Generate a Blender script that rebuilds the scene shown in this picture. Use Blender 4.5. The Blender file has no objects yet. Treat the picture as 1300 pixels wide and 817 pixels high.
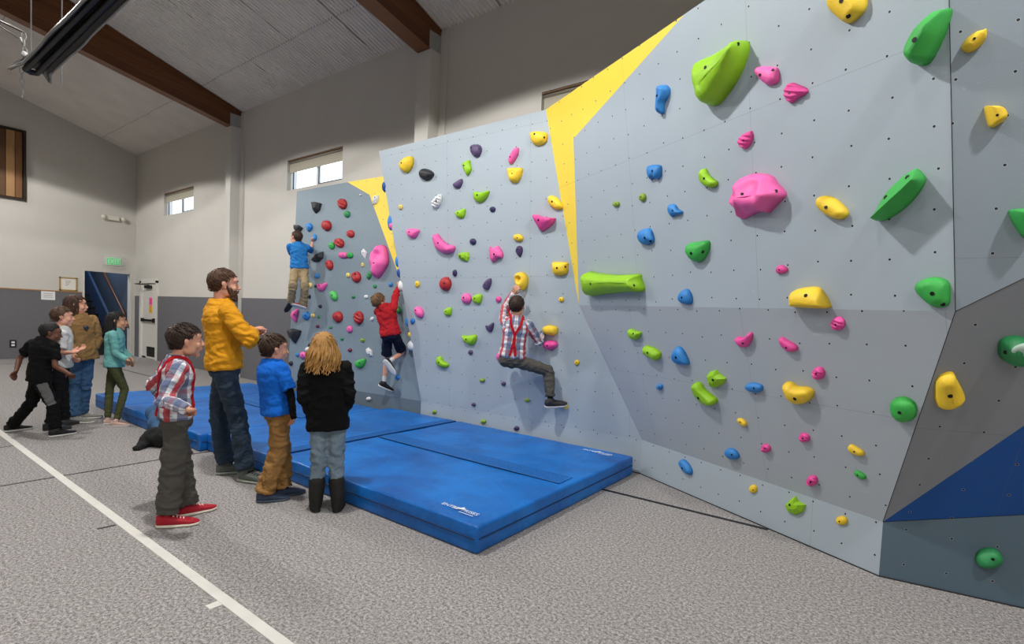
import bpy, bmesh, math, random
from math import sin, cos, pi, radians, sqrt
from mathutils import Vector, Matrix, noise
from mathutils.bvhtree import BVHTree
random.seed(7)
V = Vector
scene = bpy.context.scene
COL = scene.collection

# ------------------------------------------------------------------ camera
CAMP = V((0, 0, 1.45))
FPX, CX, CY = 661.6, 650.0, 436.789
yaw, pitch, roll = -0.636683, -0.046727, 0.043599
def camvecs():
    cy, sy, cp, sp, cr, sr = cos(yaw), sin(yaw), cos(pitch), sin(pitch), cos(roll), sin(roll)
    fwd = V((sy*cp, cy*cp, sp)); right = V((cy, -sy, 0)); up = right.cross(fwd)
    return right*cr+up*sr, -right*sr+up*cr, fwd
RT, UP, FW = camvecs()
cam = bpy.data.objects.new('camera', bpy.data.cameras.new('camera'))
COL.objects.link(cam)
m = Matrix((RT, UP, -FW)).transposed().to_4x4(); m.translation = CAMP
cam.matrix_world = m
cam.data.sensor_width = 36; cam.data.lens = 36*FPX/1300
cam.data.shift_x = 0; cam.data.shift_y = (CY-408.5)/1300
cam.data.clip_start = .05; cam.data.clip_end = 200
scene.camera = cam

# sight lines: used to survey where things stand in the hall
def ray(x, y): return (RT*((x-CX)/FPX) - UP*((y-CY)/FPX) + FW)
def on_plane(x, y, n, q):
    d = ray(x, y); n = V(n); return CAMP + d*((V(q)-CAMP).dot(n)/d.dot(n))
def fl(x, y, z=0.0): return on_plane(x, y, (0, 0, 1), (0, 0, z))
def px_of(P):
    v = V(P)-CAMP; return (FPX*v.dot(RT)/v.dot(FW)+CX, -FPX*v.dot(UP)/v.dot(FW)+CY)

# ------------------------------------------------------------------ materials
def lin(c):
    if isinstance(c, str):
        c = c.lstrip('#'); c = [int(c[i:i+2], 16)/255 for i in (0, 2, 4)]
    return tuple((x/12.92 if x <= .04045 else ((x+.055)/1.055)**2.4) for x in c)+(1.0,)
class NT:
    def __init__(s, m):
        s.m = m; s.t = m.node_tree; s.n = s.t.nodes; s.l = s.t.links
        s.b = s.n['Principled BSDF']
    def add(s, typ, **kw):
        n = s.n.new(typ)
        for k, v in kw.items():
            if k in n.inputs: n.inputs[k].default_value = v
            else: setattr(n, k, v)
        return n
    def link(s, a, b): s.l.new(a, b)
    def math(s, op, a, b=None, c=None):
        n = s.n.new('ShaderNodeMath'); n.operation = op
        for i, v in enumerate((a, b, c)):
            if v is None: continue
            if isinstance(v, (int, float)): n.inputs[i].default_value = v
            else: s.l.new(v, n.inputs[i])
        return n.outputs[0]
    def mix(s, f, a, b):
        n = s.n.new('ShaderNodeMix'); n.data_type = 'RGBA'
        for i, v in ((0, f), (6, a), (7, b)):
            if isinstance(v, (int, float)): n.inputs[i].default_value = v
            elif isinstance(v, tuple): n.inputs[i].default_value = v
            else: s.l.new(v, n.inputs[i])
        return n.outputs[2]
def newmat(name):
    m = bpy.data.materials.new(name); m.use_nodes = True
    return NT(m)
def mat(name, c, rough=.6, var=.08, scale=6, bump=0, bscale=60, metal=0, spec=.5, coat=0, stretch=None, fold=0):
    """a painted / cloth / plastic surface: base colour with a little mottling and a fine relief"""
    t = newmat(name); t.b.inputs['Roughness'].default_value = rough
    t.b.inputs['Metallic'].default_value = metal
    t.b.inputs['Specular IOR Level'].default_value = spec
    t.b.inputs['Coat Weight'].default_value = coat
    tc = t.add('ShaderNodeTexCoord'); src = tc.outputs['Object']
    if stretch:
        mp = t.add('ShaderNodeMapping'); mp.inputs['Scale'].default_value = stretch
        t.link(src, mp.inputs[0]); src = mp.outputs[0]
    base = lin(c)
    if var:
        nz = t.add('ShaderNodeTexNoise', Scale=scale, Detail=4.0); t.link(src, nz.inputs['Vector'])
        f = t.math('MULTIPLY_ADD', nz.outputs[0], 1.6, -.3)
        a = tuple(min(1, x*(1+var)) for x in base[:3])+(1,); b = tuple(x*(1-var) for x in base[:3])+(1,)
        n = t.n.new('ShaderNodeClamp'); t.link(f, n.inputs[0])
        t.link(t.mix(n.outputs[0], b, a), t.b.inputs['Base Color'])
    else: t.b.inputs['Base Color'].default_value = base
    if bump:
        nb = t.add('ShaderNodeTexNoise', Scale=bscale, Detail=3.0); t.link(src, nb.inputs['Vector'])
        bp = t.add('ShaderNodeBump', Strength=bump, Distance=.01); t.link(nb.outputs[0], bp.inputs['Height'])
        t.link(bp.outputs[0], t.b.inputs['Normal'])
        if fold: folds(t, src, bp, fold)
    return t.m
def folds(t, src, bp, k):
    """soft creases of worn cloth"""
    mp = t.add('ShaderNodeMapping'); mp.inputs['Scale'].default_value = (1, 1, 1.7); t.link(src, mp.inputs[0])
    n = t.add('ShaderNodeTexNoise', Scale=5.0, Detail=2.0, Distortion=1.1); t.link(mp.outputs[0], n.inputs['Vector'])
    r = t.math('ABSOLUTE', t.math('MULTIPLY_ADD', n.outputs[0], 2.0, -1.0)); r = t.math('POWER', r, .6)
    b = t.add('ShaderNodeBump', Strength=k, Distance=.035); t.link(r, b.inputs['Height']); t.link(b.outputs[0], bp.inputs['Normal'])
_mc = {}
def M(name, *a, **k):
    if name not in _mc: _mc[name] = mat(name, *a, **k)
    return _mc[name]

# ------------------------------------------------------------------ objects
def tag(o, label=None, cat=None, group=None, kind=None):
    if label: o['label'] = label
    if cat: o['category'] = cat
    if group: o['group'] = group
    if kind: o['kind'] = kind
    return o
def empty(name, loc=(0, 0, 0), rotz=0):
    o = bpy.data.objects.new(name, None); COL.objects.link(o); o.empty_display_size = .1
    o.location = loc; o.rotation_euler = (0, 0, rotz); return o
def obj(name, bm, mats, parent=None, smooth=False, world=True):
    """link a bmesh as ONE object; coordinates are world coordinates when the parent is only an anchor"""
    me = bpy.data.meshes.new(name)
    if isinstance(bm, bpy.types.Mesh): me = bm
    else:
        bmesh.ops.recalc_face_normals(bm, faces=bm.faces); bm.to_mesh(me); bm.free()
    o = bpy.data.objects.new(name, me); COL.objects.link(o)
    if not isinstance(mats, (list, tuple)): mats = [mats]
    if len(me.materials): me.materials.clear()
    for m_ in mats: me.materials.append(m_)
    if smooth:
        for p in me.polygons: p.use_smooth = True
    if parent is not None:
        o.parent = parent
        if world: o.matrix_parent_inverse = parent_inv(parent)
    return o
def parent_inv(p):
    mt = Matrix.LocRotScale(p.location, p.rotation_euler, p.scale)
    if p.parent: mt = parent_mat(p.parent) @ p.matrix_parent_inverse @ mt
    return mt.inverted()
def parent_mat(p): return parent_inv(p).inverted()
def box(bm, a, b, mi=0, bev=0):
    a = V(a); b = V(b)
    r = bmesh.ops.create_cube(bm, size=1)
    vs = r['verts']
    for v in vs: v.co = V(((a.x+b.x)/2+v.co.x*abs(b.x-a.x), (a.y+b.y)/2+v.co.y*abs(b.y-a.y), (a.z+b.z)/2+v.co.z*abs(b.z-a.z)))
    fs = set(f for v in vs for f in v.link_faces)
    for f in fs: f.material_index = mi
    if bev:
        es = set(e for v in vs for e in v.link_edges)
        bmesh.ops.bevel(bm, geom=list(es), offset=bev, segments=3, affect='EDGES', profile=.6)
    return vs
def prism(bm, poly, off, mi=0):
    """closed solid: planar polygon (list of points) extruded by the vector off"""
    a = [bm.verts.new(V(p)) for p in poly]; b = [bm.verts.new(V(p)+V(off)) for p in poly]
    n = len(poly); fs = [bm.faces.new(a), bm.faces.new(b[::-1])]
    for i in range(n): fs.append(bm.faces.new((a[i], b[i], b[(i+1) % n], a[(i+1) % n])))
    for f in fs: f.material_index = mi
    return fs
def frame_of(d, ref=None):
    d = V(d).normalized(); r = V(ref) if ref is not None else (V((0, 0, 1)) if abs(d.z) < .9 else V((1, 0, 0)))
    a = r - d*r.dot(d)
    if a.length < 1e-5: a = d.orthogonal()
    a.normalize(); return a, d.cross(a).normalized()
def tube(bm, pts, rad, n=12, mi=0, flat=1.0, ref=None, caps=True):
    """round-ended tapered chain through pts; rad a number or list; flat squashes along ref"""
    pts = [V(p) for p in pts]
    if not isinstance(rad, (list, tuple)): rad = [rad]*len(pts)
    P = []; R = []
    d0 = (pts[1]-pts[0]).normalized(); d1 = (pts[-1]-pts[-2]).normalized()
    if caps:
        for k in (0, 1, 2):
            a = pi/2*(k+.25)/3; P.append(pts[0]-d0*rad[0]*cos(a)); R.append(rad[0]*sin(a))
    P += pts; R += list(rad)
    if caps:
        for k in (2, 1, 0):
            a = pi/2*(k+.25)/3; P.append(pts[-1]+d1*rad[-1]*cos(a)); R.append(rad[-1]*sin(a))
    rings = []; A = None
    for i, p in enumerate(P):
        d = (P[min(i+1, len(P)-1)]-P[max(i-1, 0)])
        if d.length < 1e-7: d = d0
        if ref is not None: A, B = frame_of(d, ref)
        elif A is None: A, B = frame_of(d)
        else: A, B = frame_of(d, A)
        rings.append([bm.verts.new(p+(A*cos(2*pi*j/n)*flat+B*sin(2*pi*j/n))*R[i]) for j in range(n)])
    skin(bm, rings, mi); return rings
def skin(bm, rings, mi=0, close=True):
    n = len(rings[0])
    for a, b in zip(rings, rings[1:]):
        for j in range(n):
            f = bm.faces.new((a[j], a[(j+1) % n], b[(j+1) % n], b[j])); f.material_index = mi; f.smooth = True
    if close:
        bm.faces.new(rings[0][::-1]).material_index = mi; bm.faces.new(rings[-1]).material_index = mi
def ball(bm, c, r, rot=None, mi=0, sub=2):
    if not isinstance(r, (list, tuple, Vector)): r = (r, r, r)
    g = bmesh.ops.create_icosphere(bm, subdivisions=sub, radius=1)
    S_ = Matrix.Diagonal((r[0], r[1], r[2], 1))
    if rot is not None: S_ = rot @ S_
    for v in g['verts']: v.co = S_ @ v.co + V(c)
    for v in g['verts']:
        for f in v.link_faces: f.material_index = mi; f.smooth = True
    return g['verts']
def cyl(bm, a, b, r, n=16, mi=0, r2=None):
    a = V(a); b = V(b); A, B = frame_of(b-a); r2 = r if r2 is None else r2
    rings = [[bm.verts.new(p+(A*cos(2*pi*j/n)+B*sin(2*pi*j/n))*q) for j in range(n)] for p, q in ((a, r), (b, r2))]
    skin(bm, rings, mi)
def BM(): return bmesh.new()
def text_mesh(s, size, mtx, depth=.001):
    cu = bpy.data.curves.new('t', 'FONT'); cu.body = s; cu.size = size; cu.extrude = depth; cu.align_x = 'CENTER'
    o = bpy.data.objects.new('t', cu); COL.objects.link(o)
    dg = bpy.context.evaluated_depsgraph_get(); me = bpy.data.meshes.new_from_object(o.evaluated_get(dg))
    bpy.data.objects.remove(o); me.transform(mtx); return me
def voxel(bm, size, smooth=2, name='m'):
    bmesh.ops.recalc_face_normals(bm, faces=bm.faces)
    me = bpy.data.meshes.new(name); bm.to_mesh(me); bm.free()
    o = bpy.data.objects.new('tmp', me); COL.objects.link(o)
    md = o.modifiers.new('r', 'REMESH'); md.mode = 'VOXEL'; md.voxel_size = size; md.use_smooth_shade = True
    if smooth:
        s = o.modifiers.new('s', 'SMOOTH'); s.factor = .5; s.iterations = smooth
    dg = bpy.context.evaluated_depsgraph_get(); out = bpy.data.meshes.new_from_object(o.evaluated_get(dg))
    bpy.data.objects.remove(o); bpy.data.meshes.remove(me)
    for p in out.polygons: p.use_smooth = True
    return out
# ------------------------------------------------------------------ the hall
WY = 5.37; EX = -16.96; EAVE = 5.475; SL = .30; RIDGE = -4.0
def ceil_z(y): return EAVE+SL*(WY-y) if y > RIDGE else EAVE+SL*(WY-RIDGE)-SL*(RIDGE-y)
def pw(x, y): return on_plane(x, y, (0, 1, 0), (0, WY, 0))       # survey a point on the long wall
def pe(x, y): return on_plane(x, y, (1, 0, 0), (EX, 0, 0))       # ... and on the end wall
X1, Y0 = 7.0, -13.0

# carpet
t = newmat('carpet_floor')
tc = t.add('ShaderNodeTexCoord')
v1 = t.add('ShaderNodeTexNoise', Scale=62.0, Detail=5.0, Roughness=.95); t.link(tc.outputs['Object'], v1.inputs['Vector'])
v2 = t.add('ShaderNodeTexNoise', Scale=1.3, Detail=4.0); t.link(tc.outputs['Object'], v2.inputs['Vector'])
cr = t.add('ShaderNodeValToRGB'); t.link(v1.outputs[0], cr.inputs[0])
cr.color_ramp.elements[0].position = .38; cr.color_ramp.elements[0].color = lin('#474443')
cr.color_ramp.elements[1].position = .62; cr.color_ramp.elements[1].color = lin('#cfcbca')
e_ = cr.color_ramp.elements.new(.48); e_.color = lin('#8b8785')
t.link(t.mix(t.math('MULTIPLY', v2.outputs[0], .22), cr.outputs[0], lin('#868382')), t.b.inputs['Base Color'])
t.b.inputs['Roughness'].default_value = .95; t.b.inputs['Specular IOR Level'].default_value = .15

CARPET = t.m
bm = BM(); box(bm, (-22, Y0, -.2), (X1, WY+.2, 0)); obj('floor', bm, CARPET)['kind'] = 'structure'

PAINT = mat('wall_paint', '#cfccc5', .85, .03, 1.5, .05, 120)
WAINS = mat('grey_wall_carpet', '#717175', .95, .12, 40, .4, 160, spec=.1)
def wall_cells(bm, us, vs, holes, mk):
    """solid wall made of the cells of a grid that no hole covers"""
    for i in range(len(us)-1):
        for j in range(len(vs)-1):
            uc = (us[i]+us[i+1])/2; vc = (vs[j]+vs[j+1])/2
            if any(h[0] < uc < h[1] and h[2] < vc < h[3] for h in holes): continue
            mk(us[i], us[i+1], vs[j], vs[j+1])
wins = []
for (tl, tr, bl) in (((208.2, 246.5), (245.8, 235.5), (208, 274.5)), ((365, 203), (434.3, 184.3), (363.2, 241.6)), ((688, 115.5), None, None)):
    a = pw(*tl)
    wins.append([a.x, a.x+1.70, 3.68, 4.24])
DOOR = [-16.50, -15.42, 0, 2.06]
holes = [tuple(w) for w in wins]+[tuple(DOOR)]
us = sorted(set([EX-.2, X1]+[h[0] for h in holes]+[h[1] for h in holes])); vs = sorted(set([0, EAVE+.03]+[h[2] for h in holes]+[h[3] for h in holes]))
bm = BM(); wall_cells(bm, us, vs, holes, lambda a, b, c, d: box(bm, (a, WY, c), (b, WY+.2, d)))
bmesh.ops.remove_doubles(bm, verts=bm.verts, dist=1e-5)
wb = obj('wall_back', bm, PAINT); wb['kind'] = 'structure'
bm = BM()
for a, b in ((EX+.02, DOOR[0]-.06), (DOOR[1]+.06, X1)): box(bm, (a, WY-.012, 0), (b, WY, 1.66))
obj('wainscot', bm, WAINS, wb)
# end wall with stair opening, up to the roof slope
OP = [pe(105.8, 400).y, pe(166, 400).y, 2.24]
bm = BM()
def gable(ya, yb, za=0): 
    ys = sorted(set([ya, yb]+([RIDGE] if ya < RIDGE < yb else [])))
    top = [(EX, y, ceil_z(y)+.02) for y in ys]
    prism(bm, [(EX, ya, za)]+top+[(EX, yb, za)], (-.2, 0, 0))
gable(Y0, OP[0]); gable(OP[0], OP[1], OP[2]); gable(OP[1], WY+.0)
we = obj('wall_left', bm, PAINT); we['kind'] = 'structure'
bm = BM(); box(bm, (EX, Y0, 0), (EX+.012, OP[0]-.03, 1.66)); obj('wainscot', bm, WAINS, we)
bm = BM(); box(bm, (EX, Y0, 1.66), (EX+.02, OP[0]-.03, 1.685)); obj('trim_1', bm, M('pine_trim', '#a87f4e', .5, .2, 20, stretch=(1, .2, 1)))['kind'] = 'structure'
# other sides of the hall (behind and beside the camera)
bm = BM(); ys = [Y0, RIDGE, WY]; prism(bm, [(X1, Y0, 0)]+[(X1, y, ceil_z(y)) for y in ys]+[(X1, WY, 0)], (.2, 0, 0))
obj('wall_right', bm, PAINT)['kind'] = 'structure'
bm = BM(); box(bm, (EX, Y0-.2, 0), (X1, Y0, ceil_z(Y0)+.05)); obj('wall_front', bm, PAINT)['kind'] = 'structure'

# ribbed ceiling
t = newmat('ceiling_sheet'); tc = t.add('ShaderNodeTexCoord'); sp = t.add('ShaderNodeSeparateXYZ'); t.link(tc.outputs['Object'], sp.inputs[0])
nz = t.add('ShaderNodeTexNoise', Scale=2.2, Detail=5.0); t.link(tc.outputs['Object'], nz.inputs['Vector'])
wob = t.math('MULTIPLY_ADD', nz.outputs[0], .06, -.03)
def line(coord, period, off, w, wobble=True):
    a = t.math('ADD', coord, wob) if wobble else coord
    a = t.math('MULTIPLY_ADD', a, 1/period, off); a = t.math('FRACT', a); a = t.math('SUBTRACT', a, .5); a = t.math('ABSOLUTE', a)
    return t.math('LESS_THAN', a, w/period)
l1 = line(sp.outputs[0], 1.22, .1, .007); l2 = line(sp.outputs[1], 2.44, .62, .005)
g = t.math('MULTIPLY', t.math('MAXIMUM', l1, l2), .55)
base = t.mix(nz.outputs[0], lin('#d6d0c9'), lin('#f0ebe4'))
t.link(t.mix(g, base, lin('#4a4540')), t.b.inputs['Base Color']); t.b.inputs['Roughness'].default_value = .8
n2 = t.add('ShaderNodeTexNoise', Scale=14.0, Detail=4.0); t.link(tc.outputs['Object'], n2.inputs['Vector'])
bp = t.add('ShaderNodeBump', Strength=.35, Distance=.03); t.link(n2.outputs[0], bp.inputs['Height']); t.link(bp.outputs[0], t.b.inputs['Normal'])
CEIL = t.m
bm = BM(); P_ = .072; n = int((X1+.2-(EX-.2))/P_); prev = None
ysl = [WY, RIDGE, Y0]
for i in range(n+1):
    for dx, dz in ((0, 0), (.022, 0), (.034, .028), (.060, .028)):
        x = EX-.2+i*P_+dx
        cur = [bm.verts.new((x, y, ceil_z(y)+dz)) for y in ysl]
        if prev:
            for k in range(2): bm.faces.new((prev[k], cur[k], cur[k+1], prev[k+1]))
        prev = cur
ext = bmesh.ops.extrude_face_region(bm, geom=list(bm.faces))
for v in [g_ for g_ in ext['geom'] if isinstance(g_, bmesh.types.BMVert)]: v.co.z += .12
obj('ceiling', bm, CEIL)['kind'] = 'structure'

# glulam beams on pilasters
t = newmat('glulam'); tc = t.add('ShaderNodeTexCoord'); mp = t.add('ShaderNodeMapping'); mp.inputs['Scale'].default_value = (6, .5, 9)
t.link(tc.outputs['Object'], mp.inputs[0]); nz = t.add('ShaderNodeTexNoise', Scale=2.5, Detail=6.0); t.link(mp.outputs[0], nz.inputs['Vector'])
sp = t.add('ShaderNodeSeparateXYZ'); t.link(tc.outputs['Object'], sp.inputs[0])
zz = t.math('ADD', t.math('MULTIPLY', sp.outputs[1], .19), sp.outputs[2]); lam = t.math('FLOOR', t.math('MULTIPLY', zz, 26.0))
wn = t.add('ShaderNodeTexWhiteNoise', noise_dimensions='1D'); t.link(lam, wn.inputs['W'])
c1 = t.mix(nz.outputs[0], lin('#381b0d'), lin('#70401d')); t.link(t.mix(t.math('MULTIPLY', wn.outputs[0], .45), c1, lin('#8d5526')), t.b.inputs['Base Color'])
t.b.inputs['Roughness'].default_value = .45
GLU = t.m
STEEL = M('grey_steel', '#a9aaa8', .5, .1, 20, metal=.2)
k = 0
for xa, xb in ((-11.33, -11.12), (-5.69, -5.42), (.05, .32)):
    k += 1
    bm = BM(); yb = 5.12
    prism(bm, [(xa+.01, 5.36, 5.14), (xa+.01, 5.36, ceil_z(5.36)-.003), (xa+.01, RIDGE, ceil_z(RIDGE)-.003), (xa+.01, RIDGE, 5.14+.19*(5.12-RIDGE)), (xa+.01, yb, 5.14)], (xb-xa-.02, 0, 0))
    o = obj('ceiling_beam', bm, GLU); o['kind'] = 'structure'
    bm = BM(); box(bm, (xb-.01, 5.13, 5.14), (xb-.003, 5.36, 5.38)); obj('bracket', bm, STEEL, o)
    bm = BM(); box(bm, (xa, 5.15, 0), (xb, WY, 5.135)); box(bm, (xb, WY-.03, 0), (xb+.13, WY, 5.44))
    o = obj('pilaster', bm, PAINT); o['kind'] = 'structure'
    bm = BM(); box(bm, (xa-.012, 5.138, 0), (xb+.012, WY-.012, 1.66)); obj('wainscot', bm, WAINS, o)

# windows
VINYL = M('white_vinyl', '#e9ebee', .35, 0)
GRAY_AL = M('grey_window_bead', '#4a5560', .4, 0)
t = newmat('window_glass'); t.b.inputs['Transmission Weight'].default_value = 1; t.b.inputs['Roughness'].default_value = 0; t.b.inputs['IOR'].default_value = 1.02
t.b.inputs['Base Color'].default_value = (.97, .99, 1, 1); GLASS = t.m
BLIND = M('roller_blind_fabric', '#b9b3a2', .9, .05, 30, .1, 200)
for i, (a, b, c, d) in enumerate(wins):
    w = empty('window_%d' % (i+1), ((a+b)/2, WY+.1, c)); w['kind'] = 'structure'
    bm = BM(); f = .035
    box(bm, (a, WY+.08, c), (b, WY+.15, c+f)); box(bm, (a, WY+.08, d-f), (b, WY+.15, d)); box(bm, (a, WY+.08, c+f), (a+f, WY+.15, d-f)); box(bm, (b-f, WY+.08, c+f), (b, WY+.15, d-f))
    mx = (a+b)/2; box(bm, (mx-.03, WY+.09, c+f), (mx+.03, WY+.14, d-f))
    obj('window_frame', bm, VINYL, w)
    bm = BM(); 
    box(bm, (mx+.03, WY+.085, c+f), (b-f, WY+.10, c+f+.02)); box(bm, (mx+.03, WY+.085, c+f+.02), (mx+.045, WY+.10, d-f)); box(bm, (a+f+.02, WY+.085, c+f), (a+f+.04, WY+.10, d-f))
    obj('sash_bead', bm, GRAY_AL, w)
    bm = BM(); box(bm, (a+f, WY+.115, c+f), (b-f, WY+.119, d-f)); obj('window_pane', bm, GLASS, w)
    bl = empty('roller_blind', (mx, WY+.05, d-.02)); tag(bl, ['beige roller blind half drawn on the small far window near the corner', 'beige roller blind half drawn on the middle window above the climbing wall', 'beige roller blind peeking over the yellow slanted wall edge'][i], 'blind', 'roller blinds on the high windows')
    bm = BM(); box(bm, (a+.01, WY+.045, d-.21), (b-.01, WY+.049, d-.045)); box(bm, (a+.01, WY+.040, d-.225), (b-.01, WY+.054, d-.205), 0, .003); obj('blind_fabric', bm, BLIND, bl)
    bm = BM(); cyl(bm, (a+.008, WY+.048, d-.04), (b-.008, WY+.048, d-.04), .022, 16); obj('roller_tube', bm, M('roller_tube', '#9a9385', .6, 0), bl, True)
    bm = BM(); box(bm, (a, WY+.012, d-.02), (b, WY+.08, d-.002)); obj('valance', bm, M('valance_wood', '#8a6a50', .6, .1), bl)

# trees and daylight outside are left to the sky; a pale fence of foliage behind the windows
t = newmat('outdoor_foliage'); tc = t.add('ShaderNodeTexCoord'); nz = t.add('ShaderNodeTexNoise', Scale=3.0, Detail=8.0); t.link(tc.outputs['Object'], nz.inputs['Vector'])
t.link(t.mix(nz.outputs[0], lin('#56664a'), lin('#aebbae')), t.b.inputs['Base Color'])
FOL = t.m

# exit door in the long wall
d = empty('door_1', ((DOOR[0]+DOOR[1])/2, WY, 0)); d['kind'] = 'structure'
DW = M('white_door_paint', '#dedbd3', .5, .04, 8); DK = M('black_hardware', '#1c1b1a', .35, 0)
bm = BM(); a, b = DOOR[0], DOOR[1]
for q in (((a-.06, WY-.03, 0), (a+.05, WY+.12, 2.06)), ((b-.05, WY-.03, 0), (b+.06, WY+.12, 2.06)), ((a-.06, WY-.03, 2.0), (b+.06, WY+.12, 2.11))): box(bm, *q)
obj('door_frame', bm, DW, d)
bm = BM(); box(bm, (a+.05, WY+.01, .32), (b-.05, WY+.055, 2.0), 0, .004); box(bm, (a+.05, WY+.01, .01), (a+.30, WY+.055, .32)); box(bm, (b-.12, WY+.01, .01), (b-.05, WY+.055, .32)); box(bm, (a+.05, WY+.01, .01), (b-.05, WY+.055, .05))
obj('door_leaf', bm, DW, d)
bm = BM()
for q in range(7): box(bm, (a+.30, WY+.03, .06+q*.037), (b-.12, WY+.045, .085+q*.037))
box(bm, (a+.28, WY+.05, .04), (b-.1, WY+.054, .33)); obj('door_vent', bm, M('dark_vent', '#2a2825', .6, 0), d)
bm = BM(); box(bm, (a+.12, WY-.06, 1.0), (b-.1, WY-.03, 1.05), 0, .008); box(bm, (b-.2, WY-.05, .97), (b-.1, WY+.012, 1.08), 0, .006); box(bm, (a+.1, WY-.05, .98), (a+.18, WY+.012, 1.07), 0, .006); obj('push_bar', bm, DK, d)
bm = BM(); box(bm, (a+.35, WY-.06, 1.86), (a+.72, WY+.01, 1.94), 0, .01); tube(bm, [(a+.65, WY-.05, 1.95), (a+.2, WY-.22, 1.97), (a-.02, WY-.04, 1.99)], .012, 8); obj('door_closer', bm, DK, d)
s = pw(192, 390)
for z0, z1, cname, cc, lab in ((1.42, 1.62, 'pink_paper', '#ff5fa8', 'pink paper notice taped to the white exit door'), (1.22, 1.41, 'yellow_paper', '#f2b92e', 'yellow paper notice taped below the pink one on the door')):
    bm = BM(); box(bm, (s.x-.16, WY+.004, z0), (s.x+.04, WY+.0095, z1))
    for q in range(3): box(bm, (s.x-.12, WY+.003, z0+.05+q*.045), (s.x+.0, WY+.0045, z0+.062+q*.045), 1)
    tag(obj('notice_paper', bm, [M(cname, cc, .7, 0), M('ink_grey', '#6b4450', .8, 0)]), lab, 'paper notice')

# recess with stairs behind the end wall
BLUEW = M('blue_stair_wall', '#4c5a6b', .6, .1, 3); BLK = M('dark_stair', '#15161a', .7, .2, 6)
bm = BM(); y0, y1 = OP[0]-1.6, OP[1]+.02
box(bm, (-22, y1, 0), (EX-.2, y1+.1, 4)); box(bm, (-22, y0-.1, 0), (EX-.2, y0, 4)); box(bm, (-22.1, y0, 0), (-22, y1, 4)); box(bm, (-22, y0, 4), (EX-.2, y1, 4.1))
obj('wall_stairwell', bm, BLUEW)['kind'] = 'structure'
st = empty('staircase', (EX-.6, OP[0]+.3, 0)); tag(st, 'dark staircase with blue stringer going up behind the open doorway', 'staircase')
bm = BM(); sy0, sy1 = y0+.05, 5.03
for q in range(14):
    x = EX-.45-q*.27; box(bm, (x-.27, sy0, q*.185), (x, sy1, q*.185+.185)); box(bm, (x-.28, sy0, q*.185+.175), (x+.02, sy1, q*.185+.187))
obj('treads', bm, BLK, st)
bm = BM(); x0 = EX-.3
prism(bm, [(x0, sy1, 0), (x0, sy1, .62), (x0-3.9, sy1, .62+3.9*.685), (x0-3.9, sy1, 3.9*.685-.1), (x0-.2, sy1, 0)], (0, .06, 0)); obj('stringer', bm, M('blue_stringer', '#3a4f70', .5, .1), st)
hr = empty('stair_handrail', (EX-1, y1, .9)); tag(hr, 'brown wooden handrail fixed to the blue stairwell wall', 'handrail')
bm = BM(); tube(bm, [(x0+.25, y1-.07, .80), (x0-.1, y1-.07, 1.2), (x0-3.6, y1-.07, 1.2+3.5*.685)], .03, 10); obj('rail', bm, M('brown_rail', '#6b3f20', .4, .2, 20), hr, True)
for q in range(4):
    bm = BM(); cyl(bm, (x0-.3-q*1.0, y1, 1.28+q*.685), (x0-.3-q*1.0, y1-.07, 1.32+q*.685), .01, 8); obj('rail_bracket', bm, DK, hr)
l_ = bpy.data.lights.new('stairwell_fill_light', 'POINT'); l_.energy = 110; l_.shadow_soft_size = .15; l_.color = (.8, .88, 1); o_ = bpy.data.objects.new('stairwell_fill_light', l_); COL.objects.link(o_); o_.location = (EX-1.2, OP[0]+.2, 3.6)  # added fill light that lifts the dark stair recess, no real fixture
bm = BM()
for q in ((OP[0]-.005, OP[0]+.02), (OP[1]-.02, OP[1]+.005)): box(bm, (EX-.2, q[0], 0), (EX+.01, q[1], OP[2]))
obj('trim_2', bm, DW)['kind'] = 'structure'

# exit sign in its wire cage, emergency light, frame, paper, socket
pA = pe(133, 323); pB = pe(153.5, 340); yc = (pA.y+pB.y)/2; zc = (pA.z+pB.z)/2
ex = empty('exit_sign', (EX, yc, zc)); tag(ex, 'green lit exit sign in a white wire cage above the stair doorway', 'exit sign')
bm = BM(); box(bm, (EX, yc-.16, zc-.10), (EX+.05, yc+.16, zc+.10), 0, .006); obj('sign_box', bm, M('sign_white', '#e8efe6', .4, 0), ex)
t = newmat('exit_glow'); t.b.inputs['Emission Color'].default_value = lin('#3fe07a'); t.b.inputs['Emission Strength'].default_value = .45; t.b.inputs['Base Color'].default_value = lin('#35b060'); EXG = t.m
me = text_mesh('EXIT', .17, Matrix.Translation((EX+.052, yc, zc-.06)) @ Matrix(((0, 0, 1, 0), (1, 0, 0, 0), (0, 1, 0, 0), (0, 0, 0, 1))) @ Matrix.Diagonal((.75, 1, 1, 1)))
obj('lettering', me, M('exit_letters', '#dff5e2', .5, 0), ex)
bm = BM(); box(bm, (EX+.05, yc-.145, zc-.085), (EX+.0515, yc+.145, zc+.085)); obj('sign_face', bm, EXG, ex)
bm = BM(); cw, ch, cd = .235, .155, .13
for q in range(10):
    y = yc-cw+q*2*cw/9; tube(bm, [(EX+.004, y, zc-ch), (EX+cd, y, zc-ch), (EX+cd, y, zc+ch), (EX+.004, y, zc+ch)], .0035, 6)
for q in range(7):
    z = zc-ch+q*2*ch/6; tube(bm, [(EX+.004, yc-cw, z), (EX+cd, yc-cw, z), (EX+cd, yc+cw, z), (EX+.004, yc+cw, z)], .0035, 6)
obj('wire_cage', bm, M('white_wire', '#e4e6e4', .4, 0), ex)
p = pe(144, 277); em = empty('emergency_light', (EX, p.y, p.z)); tag(em, 'white twin head emergency light high on the end wall', 'emergency light')
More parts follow.
